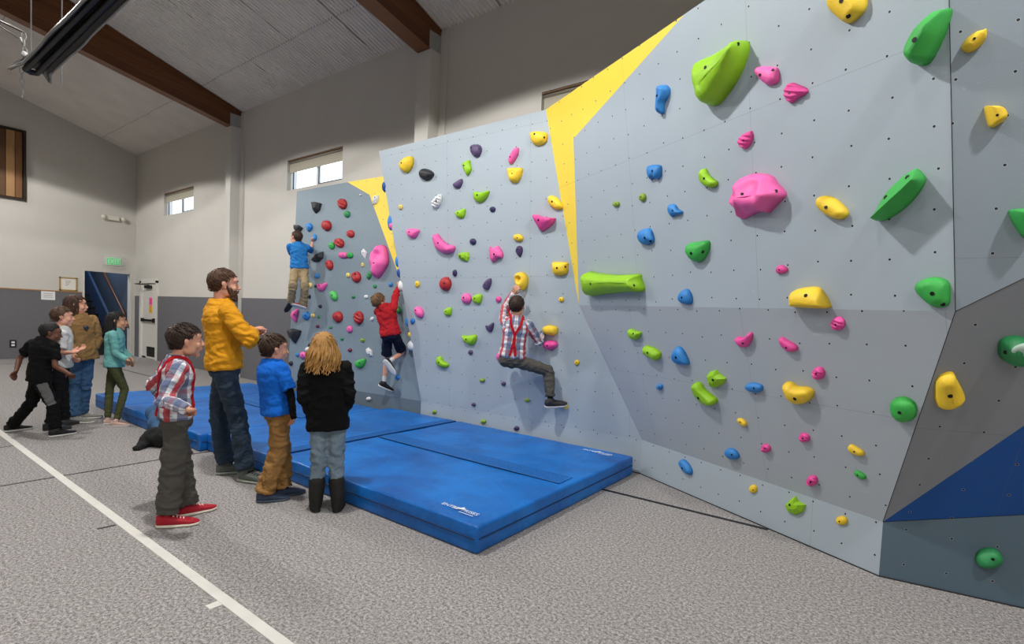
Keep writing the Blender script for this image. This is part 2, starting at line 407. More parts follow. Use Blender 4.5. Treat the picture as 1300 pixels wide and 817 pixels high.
bm = BM(); box(bm, (EX, p.y-.2, p.z-.06), (EX+.07, p.y+.12, p.z+.05), 0, .012); obj('housing', bm, M('warm_white_plastic', '#e2ddcf', .4, 0), em)
for yy in (-.23, .2):
    bm = BM(); ball(bm, (EX+.09, p.y+yy, p.z), (.05, .06, .06)); cyl(bm, (EX, p.y+yy*.8, p.z-.02), (EX+.08, p.y+yy, p.z), .02, 10); obj('lamp_head', bm, M('warm_white_plastic'), em, True)
a = pe(75, 351); b = pe(97.8, 369.5)
fr = empty('picture_frame', (EX, (a.y+b.y)/2, b.z)); tag(fr, 'gold framed certificate hanging left of the stair doorway', 'picture frame')
bm = BM(); w_ = .03
for q in (((a.y, b.z), (b.y, b.z+w_)), ((a.y, a.z-w_), (b.y, a.z)), ((a.y, b.z), (a.y+w_, a.z)), ((b.y-w_, b.z), (b.y, a.z))): box(bm, (EX, q[0][0], q[0][1]), (EX+.025, q[1][0], q[1][1]))
obj('frame', bm, M('gold_frame', '#b0925a', .35, .1), fr)
bm = BM(); box(bm, (EX, a.y+w_, b.z+w_), (EX+.012, b.y-w_, a.z-w_)); 
for q in range(4): box(bm, (EX+.012, a.y+.12, a.z-.10-q*.035), (EX+.0125, b.y-.12-.02*q, a.z-.092-q*.035), 1)
obj('certificate', bm, [M('certificate_paper', '#e9e7df', .6, 0), M('ink_grey')], fr)
a = pe(52, 369); b = pe(69.8, 380.8)
bm = BM(); box(bm, (EX+.011, a.y, b.z), (EX+.016, b.y, a.z))
for q in range(3): box(bm, (EX+.016, a.y+.04, a.z-.06-q*.045), (EX+.0165, b.y-.05, a.z-.052-q*.045), 1)
tag(obj('paper_sheet', bm, [M('white_paper', '#ecedef', .7, 0), M('ink_grey')]), 'white paper sheet pinned to the grey wainscot below the frame', 'paper')
p = pe(16.4, 436); bm = BM(); box(bm, (EX+.012, p.y-.06, p.z-.09), (EX+.02, p.y+.06, p.z+.09), 0, .003)
ou = tag(obj('wall_outlet', bm, M('black_plate', '#121214', .4, 0)), 'black wall outlet plate with two white sockets', 'outlet')
bm = BM()
for dz in (-.035, .035): box(bm, (EX+.02, p.y-.03, p.z+dz-.022), (EX+.023, p.y+.03, p.z+dz+.022), 0, .003)
obj('socket', bm, M('white_vinyl'), ou)

# slatted timber panel high on the end wall
b = pe(32.8, 169.4); c = pe(31, 252.5); z1 = b.z; z0 = c.z; ye = b.y
sp_ = empty('slatted_wood_panel', (EX, ye-1.2, z0)); tag(sp_, 'vertical timber slat panel high on the end wall at the left edge', 'wood panel')
bm = BM(); f = .05
for q in (((ye-2.4, z0-f), (ye, z0)), ((ye-2.4, z1), (ye, z1+f)), ((ye-f, z0), (ye, z1)), ((ye-2.4, z0), (ye-2.4+f, z1))): box(bm, (EX-.0, q[0][0], q[0][1]), (EX+.05, q[1][0], q[1][1]))
obj('panel_frame', bm, M('dark_frame_wood', '#2c1d12', .5, .1), sp_)
bm = BM(); box(bm, (EX, ye-2.38, z0), (EX+.01, ye-.02, z1)); obj('backing', bm, BLK, sp_)
tones = ['#7a5330', '#a98256', '#5e3f25', '#936a42', '#b58f62', '#6a4729']
y = ye-.06; q = 0
while y > ye-2.3:
    w_ = .13+.03*((q*7) % 3)
    bm = BM(); box(bm, (EX+.012, y-w_, z0+.01), (EX+.035+.008*(q % 2), y-.012, z1-.01)); obj('slat', bm, M('slat_%d' % (q % 6), tones[q % 6], .5, .2, 12, stretch=(1, 3, .2)), sp_); y -= w_; q += 1

# thin rods hanging from the roof
for i, (x, yA, yB, Yd) in enumerate(((39.5, 26, 72, 2.2), (78.5, 72, 107, 2.6))):
    dd = ray(x, yA); P = CAMP+dd*(7.5/dd.xy.length); d2 = ray(x, yB); Q = CAMP+d2*(7.5/d2.xy.length)
    bm = BM(); cyl(bm, (P.x, P.y, Q.z), (P.x, P.y, ceil_z(P.y)), .006, 8)
    tag(obj('hanger_rod', bm, STEEL), ['thin steel rod hanging from the ceiling behind the black heater end', 'thin steel rod hanging from the ceiling right of the black heater'][i], 'rod')

# tape lines on the carpet
WT = M('white_tape', '#d8d6cf', .6, .08, 10); BT = M('black_tape', '#17171a', .55, .1, 10)
def strip(name, a, b, w, m_, label, h=.002):
    a = V((a[0], a[1], 0)); b = V((b[0], b[1], 0)); d_ = (b-a).normalized(); s_ = V((-d_.y, d_.x, 0))*w/2
    bm = BM(); prism(bm, [a+s_, b+s_, b-s_, a-s_], (0, 0, h)); return tag(obj(name, bm, m_), label, 'floor line')
P0 = fl(0, 548.6); P1 = fl(362, 818); yw = (P0.y+P1.y)/2
strip('floor_tape', (EX+.3, P0.y+(P0.y-P1.y)/(P0.x-P1.x)*(EX+.3-P0.x)), (P1.x+2.0, P1.y), .055, WT, 'long white tape line running across the grey carpet at lower left', .0032)
a = fl(265, 770.5); strip('floor_tape', (a.x, a.y-.005), (a.x, yw-.026), .05, WT, 'short white tape tick beside the long white floor line')
a = fl(0, 617.1); b = fl(262, 573.3); strip('floor_tape', (a.x, -6), (b.x, b.y+.1), .022, BT, 'black tape line crossing the white line toward the blue mat')
a = fl(123.6, 671.3); b = fl(146.5, 666.2); strip('floor_tape', a, b, .022, BT, 'short black tape dash left of the white line')
a = fl(765, 621); b = fl(975, 672); strip('floor_tape', (a.x-.1, a.y), (b.x, b.y), .04, BT, 'thick black tape line from the blue mat to the climbing wall foot')
a = fl(157, 469); b = fl(192, 477.8); strip('floor_tape', a-V((1.5, 0, 0)), (b.x+.6, b.y, 0), .03, BT, 'far black tape line on the floor behind the girl in teal')
a = fl(0, 462); strip('floor_tape', (a.x, 0), (a.x, 3.4), .02, BT, 'faint far tape line in front of the end wall')
a = fl(0, 567.6); b = fl(16.4, 565); strip('floor_tape', (a.x, -4), (a.x, b.y), .018, BT, 'thin black tape line ending at the far end of the white line')

# black trough heater hung at the upper left
def at(x, y, r):
    d_ = ray(x, y); return CAMP+d_*(r/d_.length)
HB = M('black_sheet_metal', '#17181a', .35, .3, 14, .2, 30); HE = M('bright_edge', '#8e8b84', .35, .1)
A_ = at(37, 86, 6.6); B_ = at(124, -2, 5.7); dirr = (B_-A_); ln = dirr.length; dirr.normalize()
h = empty('hanging_heater', A_); tag(h, 'long black metal trough heater hanging under the roof at upper left', 'heater')
side = V((-dirr.y, dirr.x, 0)).normalized(); upv = dirr.cross(side); upv = upv if upv.z > 0 else -upv
if side.dot(RT) > 0: side = -side
bm = BM(); rings = []
N = 16
def hood(s, wid, drop, fl_=0):
    c = A_+dirr*s
    prof = [(-1, -1), (-.72, -.25), (-.35, 0), (.35, 0), (.72, -.25), (1, -1)]
    outer = [c+side*(x*wid)+upv*(z*drop+.02) for x, z in prof]; inner = [c+side*(x*(wid-.012))+upv*(z*drop+.006) for x, z in prof[::-1]]
    return [bm.verts.new(q) for q in outer+inner]
for i in range(N+1):
    s = ln*1.6*i/N; w_ = .095+.002*sin(i*2.1)+(.008 if 4 < i < 7 else 0); 
    if i == 0: w_ = .14
    if i == 1: w_ = .11
    rings.append(hood(s, w_, .09))
skin(bm, rings); obj('trough', bm, HB, h)
bm = BM()
for sg in (-1, 1): tube(bm, [A_+dirr*(ln*1.6*i/N)+side*(sg*(.097+(.045 if i == 0 else 0)+(.008 if 4 < i < 7 else 0)))+upv*(-.074) for i in range(N+1)], .010, 8)
obj('rolled_edge', bm, HE, h)
bm = BM()
for sg in (-.038, .038): tube(bm, [A_+dirr*.05+side*sg-upv*.045, A_+dirr*ln*1.6+side*sg-upv*.045], .024, 14)
tube(bm, [A_+dirr*.03-side*.038-upv*.045, A_+dirr*.01-upv*.045, A_+dirr*.03+side*.038-upv*.045], .024, 12)
obj('heater_tube', bm, HB, h, True)
top = V((A_.x-.15, A_.y-.05, 0)); 
c0 = at(24.5, 28, 6.6)
ch = empty('hanging_chain', c0); tag(ch, 'chain and hook hanging below the open end of the black heater', 'chain')
def chain_links(bm, a, b, r=.012, L=.05):
    n_ = max(2, int((b-a).length/(L*.75))); d_ = (b-a).normalized(); A2, B2 = frame_of(d_)
    for i in range(n_):
        c = a+(b-a)*((i+.5)/n_); s_ = A2 if i % 2 else B2
        tube(bm, [c+d_*(L/2*cos(q*pi/4))+s_*(r*1.3*sin(q*pi/4)) for q in range(9)], .0035, 6, caps=False)
bm = BM(); e0 = at(27, 86, 6.6); e1 = at(29, 113, 6.6); chain_links(bm, e0, e1); tube(bm, [e1, e1+V((.02, 0, -.03)), e1+V((.03, 0, -.06)), e1+V((.0, 0, -.08)), e1+V((-.02, 0, -.06))], .006, 8); obj('chain', bm, STEEL, ch)
c1 = at(30, 41, 6.6); c2 = at(32, 70, 6.6)
hk = empty('pulley_cable', c1); tag(hk, 'grey cable and small pulley bracket hung beside the black heater', 'cable')
bm = BM(); tube(bm, [at(-30, 12, 6.9), c1], .008, 8); tube(bm, [at(-30, 14, 6.9), at(26, 50, 6.7)], .004, 6); obj('cable', bm, M('dark_cable', '#3a3632', .5, 0), hk)
bm = BM(); chain_links(bm, c1, c2, .012, .06); cyl(bm, at(26, 52, 6.65), at(29, 52, 6.65), .03, 14); ball(bm, c2, .03); obj('pulley', bm, STEEL, hk)
# ------------------------------------------------------------------ the climbing wall
def wallmat(name, c, rough=.55):
    t = newmat(name); uv = t.add('ShaderNodeUVMap'); uv.uv_map = 'UVMap'
    nz = t.add('ShaderNodeTexNoise', Scale=1.1, Detail=6.0, Roughness=.6); t.link(uv.outputs[0], nz.inputs['Vector'])
    base = lin(c); a = tuple(x*1.05 for x in base[:3])+(1,); b = tuple(x*.93 for x in base[:3])+(1,)
    col = t.mix(nz.outputs[0], b, a)
    sc = t.add('ShaderNodeTexNoise', Scale=5.0, Detail=8.0, Roughness=.75); t.link(uv.outputs[0], sc.inputs['Vector'])
    chalk = t.math('MULTIPLY', t.math('GREATER_THAN', sc.outputs[0], .66), .12); col = t.mix(chalk, col, lin('#e8ecee'))
    vo = t.add('ShaderNodeTexVoronoi', voronoi_dimensions='2D', Scale=5.0, Randomness=.13); t.link(uv.outputs[0], vo.inputs['Vector'])
    ring = t.math('LESS_THAN', vo.outputs['Distance'], .041); dot = t.math('LESS_THAN', vo.outputs['Distance'], .031)
    sp = t.add('ShaderNodeSeparateXYZ'); t.link(uv.outputs[0], sp.inputs[0])
    def ln_(co, per):
        q = t.math('ABSOLUTE', t.math('SUBTRACT', t.math('FRACT', t.math('DIVIDE', co, per)), .5)); return t.math('LESS_THAN', q, .0016/per)
    seam = t.math('MULTIPLY', t.math('MAXIMUM', ln_(sp.outputs[0], 1.2), ln_(sp.outputs[1], 1.6)), .35)
    col = t.mix(seam, col, lin('#5a6167')); col = t.mix(t.math('MULTIPLY', ring, .35), col, lin('#dfe3e6')); col = t.mix(dot, col, lin('#16181b'))
    t.link(col, t.b.inputs['Base Color']); t.b.inputs['Roughness'].default_value = rough
    fb = t.add('ShaderNodeTexNoise', Scale=140.0, Detail=2.0); t.link(uv.outputs[0], fb.inputs['Vector'])
    bp = t.add('ShaderNodeBump', Strength=.12, Distance=.004); t.link(fb.outputs[0], bp.inputs['Height']); t.link(bp.outputs[0], t.b.inputs['Normal'])
    return t.m
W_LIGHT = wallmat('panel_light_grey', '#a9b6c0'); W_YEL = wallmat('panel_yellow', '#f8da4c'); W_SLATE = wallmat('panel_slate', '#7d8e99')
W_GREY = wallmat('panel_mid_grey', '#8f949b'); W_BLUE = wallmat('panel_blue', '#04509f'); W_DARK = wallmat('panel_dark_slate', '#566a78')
EDGE = M('plywood_edge', '#c9ccca', .7, .1, 20)
K = .335
def kz(x, y): return fl(x, y, K)
A = kz(534.5, 508.7); B = kz(815, 558); Cc = kz(1121, 662); TH = radians(4)
d_ = (B-A).normalized(); out_ = V((d_.y, -d_.x, 0)); u_ = out_*sin(TH)+V((0, 0, 1))*cos(TH); nB = d_.cross(u_).normalized()
D = on_plane(735, 387, nB, A); F = on_plane(693, 139, nB, A); G = on_plane(481, 192, nB, A)
def nrm(a, b, c):
    n = (V(b)-V(a)).cross(V(c)-V(a)).normalized(); return n if n.dot(CAMP-V(a)) > 0 else -n
nD = nrm(B, Cc, D); E_ = on_plane(1213, 395, nD, B); nC = nrm(D, E_, F); U_ = on_plane(1205, 0, nC, D)
TR = E_+(U_-E_)*((3.65-E_.z)/(U_.z-E_.z))
nE = nrm(E_, TR, E_+V((1, .10, 0)))
Q = on_plane(1300, 353, nE, E_); nF = nrm(E_, Q, Cc); S_ = on_plane(1300, 540, nF, Cc)
C0 = V((Cc.x, Cc.y, 0)); R0 = fl(1300, 772); nH = nrm(C0, R0, Cc); R1 = on_plane(1300, 653, nH, C0); nG = nrm(Cc, S_, R1)
KX = 2.4
ext_ = lambda a, b: a+(b-a)*KX
Q2, S2, R12, R02 = ext_(E_, Q), ext_(Cc, S_), ext_(Cc, R1), ext_(C0, R0)
TR2 = TR+(Q2-E_)*1.0; TR2.z = TR.z; TR2 = TR2-nE*((TR2-TR).dot(nE)); 
B0 = V((B.x, B.y, 0)); A0 = V((A.x, A.y, 0))
# left section
L = kz(370, 482); dA = (A-L).normalized(); oA = V((dA.y, -dA.x, 0)); th = radians(-3.5); uA = oA*sin(th)+V((0, 0, 1))*cos(th); nA = dA.cross(uA).normalized()
if nA.dot(CAMP-A) < 0: nA = -nA
LA = on_plane(363.0, 481, nA, A); pA1 = on_plane(377, 243, nA, A); pA2 = on_plane(441, 231, nA, A); pA3 = on_plane(490, 223, nA, A); pA4 = on_plane(469, 247, nA, A)
tipA = on_plane(506.5, 350, nA, A)
Ln = A+(A-L).normalized()*.35     # runs on behind the middle section
cw = empty('climbing_wall', (A.x, A.y, 0)); tag(cw, 'large faceted indoor climbing wall in grey, yellow and blue panels', 'climbing wall')
facets = []      # (name, n, q)
polys = []; pfac = []
def facet(name, polylist, mats, n, uo=(0, 0), thick=.03, hold=True):
    """polylist: list of (points, material index), all in one plane"""
    n = V(n).normalized(); n = n if n.dot(CAMP-V(polylist[0][0][0])) > 0 else -n
    q = V(polylist[0][0][0]); up = V((0, 0, 1))-n*n.z; up.normalize(); us = up.cross(n)
    bm = BM(); uvl = bm.loops.layers.uv.new('UVMap')
    for pts, mi in polylist:
        fs = prism(bm, pts, -n*thick, mi)
        for k_, f in enumerate(fs):
            if k_: f.material_index = len(mats)
            for lp in f.loops: lp[uvl].uv = ((lp.vert.co-q).dot(us)+uo[0], (lp.vert.co-q).dot(up)+uo[1])
        fs[0].normal_update()
        polys.append([V(p) for p in pts]); pfac.append(len(facets))
    facets.append((name, n, q))
    me = bpy.data.meshes.new(name); bm.normal_update(); bmesh.ops.recalc_face_normals(bm, faces=bm.faces); bm.to_mesh(me); bm.free()
    return obj(name, me, list(mats)+[EDGE], cw)
# middle section
facet('wall_panel', [([A, B, D, F, G], 0)], [W_LIGHT], nB, (.1, .8))
facet('kicker_panel', [([A0, B0, B, A], 0)], [W_LIGHT], nrm(A0, B0, B), (.05, .1))
# main section
ytip = on_plane(869, 22.5, nC, D); tt = (ytip-F).dot((TR-F).normalized()); ytip = F+(TR-F).normalized()*tt; yin = on_plane(728, 176, nC, D)
facet('wall_panel', [([F, D, yin, ytip], 1), ([D, E_, TR, ytip, yin], 0)], [W_LIGHT, W_YEL], nC, (.55, .02))
facet('wall_panel', [([B, Cc, E_, D], 0)], [wallmat('panel_lower_grey', '#a9b2ba')], nD, (.4, .1))
facet('kicker_panel', [([B0, C0, Cc, B], 0)], [W_LIGHT], nrm(B0, C0, Cc), (.05, .1))
# right hand section
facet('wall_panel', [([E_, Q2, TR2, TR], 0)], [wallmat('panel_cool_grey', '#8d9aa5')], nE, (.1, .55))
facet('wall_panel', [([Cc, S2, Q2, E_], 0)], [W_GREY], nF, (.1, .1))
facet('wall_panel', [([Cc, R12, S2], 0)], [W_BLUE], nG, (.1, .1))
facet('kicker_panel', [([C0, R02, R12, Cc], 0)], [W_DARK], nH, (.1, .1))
# left section
LA0 = V((LA.x, LA.y, 0)); nAk = nrm(V((L.x, L.y, 0)), V((A.x, A.y, 0)), A)
edgeA = on_plane(365.5, 482, nA, A)
T2 = on_plane(545, 345, nA, A); T3 = on_plane(530, 216.5, nA, A)
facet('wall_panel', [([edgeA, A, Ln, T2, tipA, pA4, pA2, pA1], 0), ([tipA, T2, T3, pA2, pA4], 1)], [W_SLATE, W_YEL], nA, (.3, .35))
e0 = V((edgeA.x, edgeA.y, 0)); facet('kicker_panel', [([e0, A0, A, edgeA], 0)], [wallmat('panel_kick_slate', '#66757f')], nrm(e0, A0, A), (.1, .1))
# returns: side of the middle section, left end, far end
def panel(name, pts, m_, off=.03):
    bm = BM(); n = (V(pts[1])-V(pts[0])).cross(V(pts[2])-V(pts[0])).normalized(); prism(bm, pts, n*off)
    me = bpy.data.meshes.new(name); uvl = bm.loops.layers.uv.new('UVMap')
    a = (V(pts[1])-V(pts[0])).normalized(); b = n.cross(a)
    for f in bm.faces:
        for lp in f.loops: lp[uvl].uv = (lp.vert.co.dot(a), lp.vert.co.dot(b))
    bmesh.ops.recalc_face_normals(bm, faces=bm.faces); bm.to_mesh(me); bm.free(); return obj(name, me, [m_], cw)
Gb = V((G.x+.0, 5.25, G.z)); panel('side_panel', [A, G, Gb, V((A.x, 5.25, A.z))], W_LIGHT, -.03)
bk = V((pA1.x, 5.34, pA1.z)); panel('side_panel', [e0, edgeA, pA1, bk, V((edgeA.x, 5.34, 0))], W_SLATE, -.03)
_v = []; _f = []
for P_l in polys:
    _f.append(list(range(len(_v), len(_v)+len(P_l)))); _v += [tuple(v) for v in P_l]
TREE = BVHTree.FromPolygons(_v, _f)
def facet_at(x, y):
    d = ray(x, y).normalized(); h = TREE.ray_cast(CAMP, d)
    if h[0] is None: return None
    f = facets[pfac[h[2]]]; return f
GAP = M('panel_gap', '#1b1d20', .8, 0)
for pts in ((E_, TR), (E_, Q2), (E_, Cc), (Cc, R12)):
    bm = BM(); o_ = (CAMP-V(pts[0])).normalized()*.0; tube(bm, [V(pts[0]), V(pts[1])], .0017, 6); obj('panel_gap', bm, GAP, cw)
for pts in ((B0, C0), (C0, R02), (A0, B0)):
    bm = BM(); tube(bm, [V(pts[0])+V((0, -.004, .003)), V(pts[1])+V((0, -.004, .003))], .0045, 6); obj('floor_gap', bm, GAP, cw)
# the far vertical timber studs behind the panels
STUD = M('stud_timber', '#b98f5e', .7, .2, 20)
bm = BM()
for x in (-5.0, -4.2, -3.4, -2.6, -1.8, -1.0, -.2): box(bm, (x, 5.20, 0), (x+.05, 5.33, 3.3))
obj('support_frame', bm, STUD, cw)
# ------------------------------------------------------------------ climbing holds
HC = {'red': '#b32b2f', 'green': '#36ad4e', 'dgreen': '#2f9155', 'pink': '#f768b2', 'hotpink': '#f050a4', 'yellow': '#fbd234', 'pale': '#ecd27a', 'blue': '#3186d2',
      'dblue': '#1f4f96', 'black': '#25272b', 'white': '#e6e8ea', 'purple': '#5b4a72', 'violet': '#43305f', 'indigo': '#33295a', 'lime': '#97cf1c', 'olive': '#8cab3a', 'lgreen': '#55c463', 'maroon': '#7c2440', 'mgreen': '#3cb24c'}
def holdmat(c): return M('hold_'+c, HC[c], .5, .07, 14, .25, 220)
BOLT = M('bolt_black', '#0b0b0c', .5, 0, metal=.3)
def cat_rom(P, n):
    out = []; m_ = len(P)
    for i in range(m_):
        p0, p1, p2, p3 = P[i-1], P[i], P[(i+1) % m_], P[(i+2) % m_]
        for k in range(n):
            t_ = k/n; out.append(.5*((2*p1)+(p2-p0)*t_+(2*p0-5*p1+4*p2-p3)*t_**2+(-p0+3*p1-3*p2+p3)*t_**3))
    return out
def ell(cx, cy, w, h, a=0, k=12):
    a = radians(a); return [(cx+cos(t_)*w/2*cos(a)-sin(t_)*h/2*sin(a), cy+cos(t_)*w/2*sin(a)+sin(t_)*h/2*cos(a)) for t_ in [2*pi*i/k for i in range(k)]]
HOLDS = {}
def hold(label, color, P, H=None, bolts=None, crest=None, style='dome', group=None, pl=None):
    if len(P) in (4, 5) and not isinstance(P[0], tuple): P = ell(*P)
    cx = sum(p[0] for p in P)/len(P); cy = sum(p[1] for p in P)/len(P)
    f = pl or facet_at(cx, cy)
    if f is None: print('NO FACET', label); return
    _, n, q = f
    raw = [on_plane(x, y, n, q) for x, y in P]; c0 = sum(raw, V((0, 0, 0)))/len(raw)
    up = (V((0, 0, 1))-n*n.z).normalized(); us = up.cross(n)
    size = sqrt(abs(sum(((raw[i]-c0).cross(raw[(i+1) % len(raw)]-c0)).dot(n) for i in range(len(raw))))/2)
    if H is None: H = max(.02, min(.13, size*.42))
    k0 = .38
    pts = [on_plane(x, y, n, q+n*H*k0)-n*H*k0 for x, y in P]
    c = sum(pts, V((0, 0, 0)))/len(pts)
    L2 = [V(((p-c).dot(us), (p-c).dot(up))) for p in pts]
    def loc(x, y, hh=H*.6):
        p = on_plane(x, y, n, q+n*hh); return V(((p-c).dot(us), (p-c).dot(up)))
    small = size < .07
    facety = style in ('facet', 'wedge')
    out = L2 if (facety and len(L2) < 11) else cat_rom(L2, max(2, (24 if small else 44)//len(L2)))
    if crest: a_, b_ = loc(*crest[0]), loc(*crest[1])
    else:
        xx = sum(p.x*p.x for p in L2); yy = sum(p.y*p.y for p in L2); xy = sum(p.x*p.y for p in L2)
        an = .5*math.atan2(2*xy, xx-yy); ax = V((cos(an), sin(an))); ext = max(abs(p.dot(ax)) for p in L2); oth = max(abs(p.dot(V((-ax.y, ax.x)))) for p in L2)
        r_ = max(0, ext-oth*.9); a_, b_ = -ax*r_+V((0, oth*.05)), ax*r_+V((0, oth*.05))
        if facety: a_ = b_ = V((size*.08, size*.12))
    ab = b_-a_
    def near(p):
        if ab.length < 1e-6: return a_.copy()
        return a_+ab*max(0, min(1, (p-a_).dot(ab)/ab.length_squared))
    rings = 3 if facety else (6 if small else 11)
    seed = (hash_(label) % 1000)*.37
    bm = BM(); R = []
    for i in range(rings+1):
        t_ = i/rings if facety else (i/rings)**.8*.985 if i < rings else .985
        if facety: t_ = (0, .10, .55, .97)[i]; hh = (-.004, H*.42, H*.92, H)[i]
        elif style == 'blade': hh = H*(.12+.88*t_) if i else -.004
        else: hh = H*(1-(1-t_)**2.3)**(1/1.75) if i else -.004
        ring = []
        for p in out:
            z = hh; w = near(p); s_ = p.lerp(w, t_)
            if i and not facety:
                if style == 'ridge': z += H*.16*sin((s_.x*.45+s_.y)*2*pi/max(.022, size*.30))*min(1, t_*5)
                if style == 'jug':
                    dcen = (s_-(a_+b_)/2-V((0, size*.12))).length; z -= H*.55*math.exp(-(dcen/(size*.20))**2)
                if style == 'scoop':
                    for ox, oy, sg in ((.10, .22, .22), (-.30, -.28, .17), (-.42, .12, .13)):
                        dcen = (s_-V((ox, oy))*size).length; z -= H*.45*math.exp(-(dcen/(size*sg))**2)
                if style == 'bean': z *= 1
                z += (noise.noise(V((s_.x*9+seed, s_.y*9, seed)))*.10*H + noise.noise(V((s_.x*30, s_.y*30+seed, 0)))*.03*H)*min(1, t_*4)
                s_ = s_+(p-w).normalized()*0 if (p-w).length == 0 else s_
            ring.append(bm.verts.new((s_.x, s_.y, max(z, -.004))))
        R.append(ring)
    skin(bm, R, 0, False); bm.faces.new(R[0]); 
    if ab.length < 1e-6 or facety:
        cc = bm.verts.new((a_.x if facety else 0, a_.y if facety else 0, H*1.0))
        cc.co = V((sum(v.co.x for v in R[-1])/len(out), sum(v.co.y for v in R[-1])/len(out), sum(v.co.z for v in R[-1])/len(out)))
        for j in range(len(out)): bm.faces.new((R[-1][j], R[-1][(j+1) % len(out)], cc)).smooth = True
    else:
        try: bmesh.ops.contextual_create(bm, geom=R[-1])
        except Exception: pass
    if facety:
        for fc in bm.faces: fc.smooth = False
    mw = Matrix((us, up, n)).transposed().to_4x4(); mw.translation = c
    bmesh.ops.recalc_face_normals(bm, faces=bm.faces)
    tree = BVHTree.FromBMesh(bm)
    me = bpy.data.meshes.new('climbing_hold'); bm.to_mesh(me); bm.free()
    o = bpy.data.objects.new('climbing_hold', me); COL.objects.link(o); me.materials.append(holdmat(color)); o.matrix_world = mw
    o.location = c; o.rotation_euler = mw.to_euler()
    tag(o, label, 'climbing hold', group)
    inv = mw.inverted(); cl = inv @ CAMP
    br = max(.0045, min(.011, size*.075))
    for bx_, by_ in (bolts if bolts is not None else [(cx-.06*(max(p[0] for p in P)-min(p[0] for p in P)), cy-.04*(max(p[1] for p in P)-min(p[1] for p in P)))]):
        dl = (inv.to_3x3() @ ray(bx_, by_)).normalized(); h = tree.ray_cast(cl, dl)
        if h[0] is None: continue
        p, nn = h[0], h[1]; nn = nn if nn.dot(-dl) > 0 else -nn
        nn = (nn+V((0, 0, 1))).normalized()
        bb = BM(); cyl(bb, p-nn*.006, p+nn*.0025, br, 14); 
        me2 = bpy.data.meshes.new('bolt'); bmesh.ops.recalc_face_normals(bb, faces=bb.faces); bb.to_mesh(me2); bb.free(); me2.materials.append(BOLT)
        b2 = bpy.data.objects.new('bolt', me2); COL.objects.link(b2); b2.parent = o
    HOLDS[label] = (o, mw, n, H)
    return o
def hash_(s):
    h = 7
    for ch_ in s: h = (h*31+ord(ch_)) & 0xffffff
    return h

# ---- left section (slate panel)
hold('black triangular hold near the top left corner of the slate panel', 'black', [(394,256),(400,255.7),(407,257.8),(404.5,266.3),(399.6,270.8),(396.5,267)], style='facet', bolts=[])
hold('topmost ridged red hold on the slate panel', 'red', (434,258.5,10.5,14), style='ridge', bolts=[(433,253)])
hold('small green hold just below the topmost ridged red hold', 'dgreen', (440,271.5,7.5,9))
hold('smooth red oval hold left of centre high on the slate panel', 'red', (413.8,286,11.3,14))
hold('round red hold right of the ridged red and green pair, slate panel', 'red', (444.4,296.5,9.2,10.2))
hold('ridged red hold touching a green hold on the slate panel', 'red', (430,308,11,12.5,-30), style='ridge')
hold('green hold touching the left side of a ridged red hold', 'green', (420.6,311.7,7,9.5))
hold('short pink bar hold joined to a small green hold on the slate panel', 'pink', [(430.6,320.5),(439.5,320.2),(440.3,324),(438.5,327.2),(431,326.6)])
hold('small green hold at the right end of the short pink bar', 'green', (443.9,323.8,7.6,7.6))
hold('white faceted shard hold left of the big pink shield hold', 'white', [(461,315.2),(465,320),(462.7,328),(459,323.5),(458.3,318.5)], style='facet')
hold('upright red oval hold below the black wing hold', 'red', (417.5,336,8.8,13.2,-8), bolts=[(415,334)])
hold('big pink shield hold, largest on the slate panel', 'pink', [(479.9,309.9),(487.5,312.6),(490.5,330),(487,340.3),(478.5,352),(472.4,350.5),(468.3,337),(468.2,326.6),(474,316.8)], .15, [(474.3,333.5)], style='scoop')
hold('green hold tucked behind the lower left of the big pink shield', 'dgreen', (468.3,349,6,11,15))
hold('small cream hold left of the red hold with a deep pocket', 'pale', (441.6,349,5,6.6))
hold('red hold with a deep top pocket below the big pink shield level', 'red', (451.5,351.3,11.2,14.5), style='jug', bolts=[(450.8,347)])
hold('tiny cream hold under the white faceted shard', 'pale', (460,336,3.6,6))
hold('small blue hold beside the climber in the blue shirt, thigh height', 'blue', (402,350,6,7))
hold('pink wing shaped hold near the knees of the blue shirted climber', 'pink', [(402,361),(405.5,359.6),(409,361),(413.3,358.3),(414.3,361),(409.5,369),(405,368.5)], bolts=[(404.8,362)])
hold('tiny dark hold at the left tip of the pink wing hold', 'indigo', (400.3,363,3.2,3.8), bolts=[])
hold('light green upright hold below the pink wing hold', 'lgreen', (423,375,8.6,13.4,-18), bolts=[(421.3,374.6)])
hold('tiny dark green hold right of the red pocket hold', 'dgreen', (475.7,363,4.6,5.5))
hold('small blue hold left of the white edge hold near the red climber hand', 'blue', (495.6,361,5.2,6))
hold('tiny green hold above the right red oval, slate panel', 'dgreen', (448.3,376.7,4.6,4.2))
hold('small white hold left of the head of the red hooded climber', 'white', (464.7,376.5,4.8,5.2))
hold('small black hold beside the shoe of the blue shirted climber', 'black', (406,388.6,4.4,4.6), bolts=[])
hold('smooth round red hold in the middle of the slate panel', 'red', (428,402,11.6,14.6))
hold('tall ridged red hold with a pocket above the panel gap', 'red', (454.4,403,11.4,17.5), style='ridge', bolts=[(453.5,398.5)])
hold('small white hold beside the red climber shoulder', 'white', (472,404.6,4.2,6,30))
hold('round blue hold under the red shoe of the blue shirted climber', 'blue', (388,400.5,9,11))
hold('small cream hold right of the round blue hold below the climber', 'pale', (397,400.4,4.6,5.6))
hold('tiny green hold right of the small cream hold, slate panel', 'dgreen', (404.4,402,3.2,4.4))
hold('small maroon hold above the blonde child head', 'maroon', (403,414,4.2,4.2), bolts=[])
hold('tiny green hold below the smooth round red hold', 'dgreen', (419.5,415.5,4.4,3.2), bolts=[])
